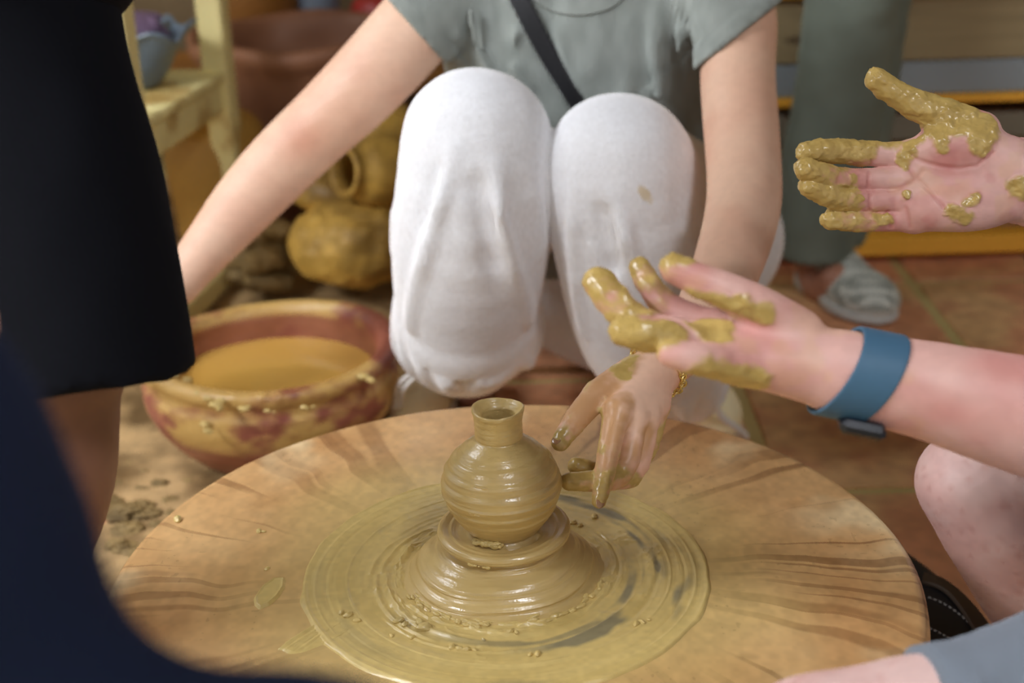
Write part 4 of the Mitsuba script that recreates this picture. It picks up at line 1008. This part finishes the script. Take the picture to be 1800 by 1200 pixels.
def l_hand(p):
    palm = None
    for c, r0, r1 in ((L_IN[0], .022, .0145), (L_MI[0], .023, .015), (L_RI[0], .023, .0145), (L_PI[0], .022, .0140)):
        s = seg(p, L_W, c[0], r0, r1); palm = s if palm is None else smin(palm, s, .014)
    h = smin(palm, fingers(p, [L_IN, L_MI, L_RI, L_PI], .006, .002), .008)
    return smin(h, chain(p, L_TH, .008), .012)
L_FORE = D((1478, 655, 1.05, .0305), (1540, 668, 1.05, .0335), (1630, 686, 1.05, .0365), (1730, 712, 1.05, .0410), (1860, 745, 1.05, .046), (2020, 790, 1.05, .050))
KNEE_F = D((1702, 848, 1.44, .050), (1745, 925, 1.45, .053), (1795, 1010, 1.48, .053), (1850, 1120, 1.52, .042), (1895, 1230, 1.55, .034), (1880, 1290, 1.55, .036))
THIGH_F = D((1702, 845, 1.44, .050), (1830, 790, 1.43, .066), (2050, 770, 1.42, .085))
KNEE_N = D((1432, 1318, .93, .0438), (1600, 1283, .93, .0479), (1800, 1272, .94, .058), (2050, 1180, 1.0, .08))
SHIN_N = D((1432, 1318, .93, .0438), (1530, 1480, .98, .042), (1660, 1700, 1.08, .034))
RT = [(at_d(2150, 860, 1.25), .14), (at_d(2230, 500, 1.22), .15), (at_d(2250, 100, 1.2), .14)]
def i_body(p):
    d = smin(chain(p, R_FORE, .02), chain(p, R_FORE2, .02), .02)
    d = smin(d, chain(p, [R_FORE[-1], (at_d(2300, 120, 1.28), .06)], .02), .02)
    d = np.minimum(d, smin(chain(p, L_FORE, .02), chain(p, [L_FORE[-1], (at_d(2280, 200, 1.08), .06)], .02), .02))
    d = smin(d, chain(p, RT, .05), .03)
    lf = smin(chain(p, KNEE_F, .02), chain(p, THIGH_F, .02), .012)
    cr = FD((1672, 806, 1.385), (1720, 826, 1.378), (1800, 866, 1.372))
    if len(p): lf = lf + (.009 * np.exp(-(line_dist(p, cr) / .0045) ** 2)).astype(np.float32)
    d = smin(d, lf, .01)
    d = smin(d, smin(chain(p, KNEE_N, .02), chain(p, SHIN_N, .02), .02), .01)
    return d
def i_all(p):
    return smin(smin(i_body(p), r_hand(p), .008), l_hand(p), .008)
R_CLAY = [(R_TH[1][0] + [-.004, 0, .004], R_TH[3][0], .0200), (R_IN[1][0] + [.008, 0, .004], R_IN[3][0], .0160), (R_IN[0][0] + [0, 0, .008], R_IN[1][0] + [0, 0, .006], .0065), (R_MI[1][0] + [-.012, 0, 0], R_MI[3][0], .0150), (R_RI[1][0] + [-.006, 0, 0], R_RI[3][0], .0150), (R_PI[1][0] + [-.004, 0, 0], R_PI[3][0], .0115)] + \
    SPOT((1650, 200, 1.262, 1695, 208, 1.265, .020), (1640, 232, 1.264, 1652, 245, 1.262, .008), (1735, 210, 1.262, 1722, 250, 1.258, .013), (1600, 262, 1.264, 1590, 285, 1.264, .008), (1592, 340, 1.262, 1590, 352, 1.262, .007), (1572, 322, 1.262, 1560, 330, 1.262, .005), (1512, 348, 1.258, 1506, 350, 1.258, .0055), (1504, 308, 1.258, 1500, 312, 1.258, .005), (1660, 262, 1.258, 1652, 240, 1.26, .006),
         (1702, 352, 1.252, 1722, 344, 1.252, .0065), (1790, 325, 1.26, 1800, 330, 1.26, .011), (1560, 385, 1.268, 1540, 380, 1.268, .006), (1670, 372, 1.26, 1700, 385, 1.26, .007), (1600, 255, 1.27, 1622, 245, 1.27, .006))
L_CLAY = [(L_MI[1][0], L_MI[3][0], .0155), (L_RI[0][0] + [-.03, 0, 0], L_RI[3][0], .0175), (L_TH[3][0] + [0, 0, .006], L_TH[3][0] + [.004, 0, .006], .0115), (L_TH[1][0] + [.012, 0, -.012], L_TH[2][0] + [0, 0, -.012], .0075), (L_IN[1][0], L_IN[3][0], .0105), (L_PI[2][0] + [.01, -.004, -.006], L_PI[0][0] + [.01, -.01, -.01], .011)] + \
    SPOT((1235, 575, 1.03, 1255, 585, 1.03, .015), (1215, 522, 1.022, 1300, 538, 1.022, .0065), (1300, 538, 1.022, 1345, 552, 1.025, .0085), (1110, 590, 1.005, 1180, 594, 1.010, .0135))
def i_clay(v): return clay_mask(v, R_CLAY + L_CLAY, .004, 110, .010)
def fine(spots, box):
    def fn(p):
        d = i_all(p); near = np.abs(d) < .012
        if near.any() and len(p) > 50:
            i = np.flatnonzero(near); q = p[i].astype(float); m = i_clay(q)
            e = m * (.0014 + .0052 * np.maximum(nz(q, 130, 5, 3), -.12) + .0016 * nz(q, 400, 8, 2))
            for c in R_CREASE: e -= .0022 * np.exp(-(line_dist(p[i], c) / .0015) ** 2) * (1 - .8 * m)
            d[i] -= e.astype(np.float32)
        return d
    return nets(fn, box[0], box[1], spots)
bR = box_of(R_TH + R_IN + R_MI + R_RI + R_PI + [(RW, .045)], .007)
bL = box_of(L_TH + L_IN + L_MI + L_RI + L_PI + [(L_W, .040)], .007)
inb = lambda v, b, m: ((v > b[0] + m) & (v < b[1] - m)).all(1)
rh = fine(.00120, bR); lh = fine(.0018, bL)
b0, b1 = box_of(R_FORE + R_FORE2 + L_FORE + KNEE_F + THIGH_F + KNEE_N + SHIN_N + RT + [(at_d(2300, 120, 1.28), .06)], .02)
bm = nets(i_all, b0, b1, .0065)
bm = trim(bm, lambda v: ~(inb(v, bR, .0055) | inb(v, bL, .0055)))
rh = trim(rh, lambda v: inb(v, bR, .0005)); lh = trim(lh, lambda v: inb(v, bL, .0005))
def i_col(v):
    hands = inb(v, bR, -.01) | inb(v, bL, -.01)
    cl = np.zeros(len(v)); cl[hands] = i_clay(v[hands])
    legd = np.minimum(np.minimum(chain(v, KNEE_F, .02), chain(v, THIGH_F, .02)), np.minimum(chain(v, KNEE_N, .02), chain(v, SHIN_N, .02)))
    leg = legd < .02
    base = np.where(leg[:, None], lin(222, 188, 180), lin(202, 158, 147)); red = np.where(leg[:, None], lin(206, 160, 152), lin(186, 122, 114))
    a = sm(.3, .7, meshkit.fbm(v * 22, 3, 4)); b = meshkit.fbm(v * 170, 2, 7)
    c = base * (1 - .75 * a)[:, None] + red * (.75 * a)[:, None]
    sp = sm(.72, .80, meshkit.noise(v * 330, 3)) * leg * .35
    c = c * (.93 + .14 * b)[:, None] * (1 - sp[:, None] * [.25, .5, .55])
    ins = inb(v, bR, 0)
    if ins.any():
        ln = np.zeros(ins.sum())
        for cc in R_CREASE: ln = np.maximum(ln, np.exp(-(line_dist(v[ins].astype(np.float32), cc) / .0016) ** 2))
        c[ins] *= 1 - ln[:, None] * [.18, .38, .38]
        c[ins] *= (1 - .22 * sm(.5, .75, meshkit.fbm(v[ins] * 60, 3, 31)))[:, None] ** np.array([.4, 1, .9])
    k = lerp(CLAY1, CLAY2, meshkit.fbm(v * 120, 3, 9))
    film = np.zeros(len(v)); film[hands] = .5 * sm(.52, .66, meshkit.fbm(v[hands] * 45, 3, 20)) * sm(.14, .02, np.abs(v[hands][:, 1] - (-.1)) * 0 + .05)
    c = c * (1 - .5 * film * (1 - cl))[:, None] + lin(196, 160, 104) * (.5 * film * (1 - cl))[:, None]
    return c * (1 - cl[:, None]) + k * cl[:, None], cl
PI_ = 'person_001'
body_entry(PI_ + '__body', merge(bm, rh, lh), i_col)
# blue band on the wrist
plain('band_blue', lin(58, 92, 116), .55, .4); plain('band_dark', lin(20, 22, 28), .3)
fd = L_FORE[2][0] - L_FORE[0][0]; fd /= np.linalg.norm(fd); wc = at_d(1506, 664, 1.05)
a1 = np.cross(fd, [0, 1, 0]); a1 /= np.linalg.norm(a1); a2 = np.cross(fd, a1); a1 = -a1 if a1[2] < 0 else a1
tiltv = fd + a1 * .25 - a2 * 0; tiltv /= np.linalg.norm(tiltv)
def band_mesh(w, t, lift):
    n = 72; rows = []
    for k in range(n):
        a = 2 * np.pi * k / n; dirv = a1 * math.cos(a) + a2 * math.sin(a); rad = .036
        base = wc + fd * (.012 * math.cos(a))
        for _ in range(10):
            rad -= float(i_body((base + dirv * rad)[None].astype(np.float32))[0]) * .9 - .0
        rows.append([base + dirv * (rad + lift + o) + fd * s for s, o in ((-w / 2, 0), (-w / 2, t * .7), (-w / 2 + .0015, t), (w / 2 - .0015, t), (w / 2, t * .7), (w / 2, 0))])
    v = np.array(rows); v = gaussian_filter1d(v, 2, axis=0, mode='wrap').reshape(-1, 3); m = 6
    i, j = np.meshgrid(np.arange(n), np.arange(m), indexing='ij')
    q = np.stack([i * m + j, ((i + 1) % n) * m + j, ((i + 1) % n) * m + (j + 1) % m, i * m + (j + 1) % m], -1).reshape(-1, 4)
    return v, np.vstack([q[:, [0, 1, 2]], q[:, [0, 2, 3]]])
part(PI_ + '__watch__band', band_mesh(.034, .0030, .0012), 'band_blue', 40)
cb = wc - a1 * .036 - fd * .010 + fd * .012
part(PI_ + '__watch__case', rbox((.034, .036, .012), .004, at_d(1512, 742, 1.045), np.stack([fd, a2, np.cross(fd, a2)], 1)), 'band_dark', 30)
tag(PI_ + '__watch', 'slate blue watch band')
# grey shorts
def shorts_f(p):
    q = D((1800, 1272, .94, .0665), (2050, 1180, 1.0, .092), (2150, 950, 1.2, .16))
    st = KNEE_N[2][0] - KNEE_N[1][0]; st /= np.linalg.norm(st)
    leg = chain(p, [(at_d(1620, 1280, .93), .0550)] + q, .03)
    pl = (at_d(1652, 1200, .90).astype(np.float32), -st.astype(np.float32))
    t = (p - pl[0]) @ pl[1]
    leg = np.maximum(leg, t)
    leg = smin(leg, chain(p, D((1990, 790, 1.42, .10), (2150, 900, 1.3, .16)), .03), .03)
    near = np.abs(leg) < .03
    if near.any():
        qn = p[near]; tt = t[near]
        leg[near] -= (.010 * nz(qn * [2.0, .6, .6], 14, 4, 2) + .003 * np.exp(-((tt + .004) / .004) ** 2) - .0018 * np.exp(-((tt + .024) / .002) ** 2) + .012 * np.exp(-(line_dist(qn, FD((1745, 1200, .88), (1760, 1140, .885), (1800, 1112, .90))) / .010) ** 2) - .010 * np.exp(-(line_dist(qn, FD((1765, 1200, .88), (1785, 1150, .885), (1830, 1125, .90))) / .008) ** 2)).astype(np.float32)
    return leg
b0, b1 = box_of([(at_d(1620, 1280, .93), .06), (at_d(2150, 900, 1.3), .17), (at_d(2050, 1180, 1.0), .1)], .03)
plain('grey_cotton', lin(122, 130, 140), .85, .2, sheen=.2)
part(PI_ + '__shorts', nets(shorts_f, b0, b1, .006), 'grey_cotton', True)
def top_f(p): return chain(p, [(RT[0][0], .155), (RT[1][0], .165), (RT[2][0], .155)], .04) - (.008 * nz(p, 12, 2)).astype(np.float32)
b0, b1 = box_of([(RT[0][0], .16), (RT[2][0], .16)], .03)
part(PI_ + '__tee', nets(top_f, b0, b1, .010), 'grey_cotton', True)
tag(PI_, 'person at the right with two clay covered open hands and a blue watch band', 'person')

# ---------------------------------------------------------------- left: standing in black shorts
PB = 'person_002'
plain('black_shorts', lin(11, 12, 18), .9, .12)
BL = D((50, 560, 1.08, .085), (72, 700, 1.10, .060), (82, 800, 1.12, .055), (62, 900, 1.18, .056), (40, 1020, 1.26, .046), (20, 1160, 1.36, .036), (5, 1265, 1.44, .036))
BL2 = D((-260, 560, 1.08, .085), (-240, 720, 1.10, .060), (-235, 820, 1.12, .055), (-245, 930, 1.18, .056), (-250, 1060, 1.26, .046), (-255, 1180, 1.36, .036), (-258, 1275, 1.44, .036))
def blegs(p): return np.minimum(chain(p, BL, .02), chain(p, BL2, .02))
b0, b1 = box_of(BL + BL2, .02)
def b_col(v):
    c, cl = skin_colour(v, lin(118, 82, 70), lin(100, 66, 56), None, .5); return c, cl  # skin tone darkened to carry the shade the leg stands in
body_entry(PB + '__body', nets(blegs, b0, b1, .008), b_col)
HEM = (at_d(60, 690, 1.05), at_d(345, 655, 1.05), at_d(200, 640, 1.20))
hn = np.cross(HEM[1] - HEM[0], HEM[2] - HEM[0]); hn /= np.linalg.norm(hn); hn = hn if hn[2] < 0 else -hn
def bsh(p):
    leg = chain(p, D((165, 800, 1.07, .083), (140, 560, 1.07, .083), (92, 350, 1.07, .085), (10, 100, 1.07, .090), (-40, -200, 1.06, .095)), .03)
    leg2 = chain(p, D((-200, 760, 1.07, .085), (-200, 350, 1.07, .09), (-120, -200, 1.06, .095)), .03)
    d = smin(leg, leg2, .03)
    d = np.maximum(d, (p - HEM[0].astype(np.float32)) @ hn.astype(np.float32))
    near = np.abs(d) < .03
    if near.any(): d[near] -= (.010 * nz(p[near] * [1, 1, .5], 14, 5, 2)).astype(np.float32)
    return d
b0, b1 = box_of(D((165, 690, 1.07, .1), (-200, 690, 1.07, .1), (-120, -200, 1.06, .1), (110, 350, 1.07, .1)), .02)
part(PB + '__shorts', nets(bsh, b0, b1, .006), 'black_shorts', True)
part(PB + '__tee', nets(lambda p: chain(p, D((-60, -230, 1.06, .15), (-60, -700, .95, .16)), .03), *box_of(D((-60, -230, 1.06, .15), (-60, -700, .95, .16)), .02), .012), 'black_shorts', True)
for C in (BL, BL2):
    shoe(C[-1][0] * [1, 1, 0] + [-.01, .03, .004], math.pi / 2 + .3, PB + '__shoe', 'black_shorts', 'band_dark', .25, .09)
tag(PB, 'person standing at the left in black knee length shorts, bare leg darkened for shade below', 'person')

# ---------------------------------------------------------------- nearest: navy clothes, out of focus
PN = 'person_003'
plain('navy_cotton', lin(21, 28, 47), .9, .15)
NV = D((-900, 250, .46, .10), (-680, 650, .46, .10), (-425, 950, .46, .10), (-345, 1300, .47, .10))
NT = D((-330, 1400, .47, .085), (0, 1565, .47, .074), (440, 1580, .47, .074), (560, 1600, .48, .070))
NS = [NT[-1], (at_d(540, 2300, .56), .055), (at_d(520, 3200, .8), .045)]
def nav(p):
    d = smin(chain(p, NV, .03), smin(chain(p, NT, .03), chain(p, NS, .02), .02), .045)
    near = np.abs(d) < .03
    if near.any(): d[near] -= (.006 * nz(p[near], 16, 5, 2)).astype(np.float32)
    return d
b0, b1 = box_of(NV + NT + NS, .02)
part(PN + '__clothes', nets(nav, b0, b1, .007), 'navy_cotton', True)
tag(PN, 'blurred person in navy clothes nearest the camera at the lower left', 'person')

# ---------------------------------------------------------------- far right: standing in grey green trousers
PG = 'person_004'
tint('canvas_grey', lambda p, n, uv: mix(lin(150, 156, 148), lin(206, 210, 202), smoothstep(.35, .65, noise(p.x * 30 + p.y * 160, p.z * 160, p.y * 20))), .8, .2)
tint('twill', lambda p, n, uv: mix(lin(98, 106, 96), lin(122, 130, 118), fbm(p.x * 20, p.y * 20, p.z * 9, 3)), .85, .2)
GL = Y((1502, -120, 1.32, .095), (1496, 0, 1.32, .082), (1484, 120, 1.32, .080), (1460, 240, 1.32, .078), (1440, 340, 1.32, .074), (1432, 420, 1.32, .072), (1432, 462, 1.32, .064))
GL2 = Y((1545, -120, 1.37, .085), (1540, 0, 1.38, .060), (1524, 120, 1.38, .058), (1500, 240, 1.38, .066), (1470, 400, 1.38, .060))
gz = at_y(1430, 466, 1.26)[2]
def gtr(p):
    d = smin(chain(p, GL, .03), chain(p, GL2, .03), .01)
    near = np.abs(d) < .03
    if near.any(): d[near] -= (.014 * nz(p[near] * [1, 1, 1.3], 13, 5, 3)).astype(np.float32)
    return np.maximum(d, gz - p[:, 2])
b0, b1 = box_of(GL + GL2, .03)
part(PG + '__trousers', nets(gtr, b0, b1, .0065), 'twill', True)
an = at_y(1432, 470, 1.31); 
GA = [(an + [0, .02, .05], .036), (an + [.01, .0, -.03], .034), (an * [1, 1, 0] + [.03, -.05, .05], .034)]
b0, b1 = box_of(GA, .02)
body_entry(PG + '__body', nets(lambda p: chain(p, GA, .02), b0, b1, .006), lambda v: skin_colour(v, lin(176, 128, 104), lin(156, 104, 84)))
plain('sole_pale', lin(196, 202, 200), .6)
gs = at_z(1475, 535, 0)
ang = math.atan2(*(at_z(1570, 590, 0) - at_z(1400, 490, 0))[[1, 0]])
shoe(gs + [.01, .01, .006], ang, PG + '__shoe', 'canvas_grey', 'sole_pale', Wd=.115)
for k in range(4):
    q = gs + [0, .03, .006] + rotz(ang) @ np.array([.0 + .022 * k, 0, .082 - .007 * k]); s = rotz(ang) @ np.array([0, 1, 0])
    part(PG + '__lace', tube([q - s * .026 - [0, 0, .010], q - s * .012, q + s * .012, q + s * .026 - [0, 0, .010]], .003, 6), 'sole_pale', True)
tag(PG, 'person in grey green trousers and grey sneaker standing by the workbench', 'person')
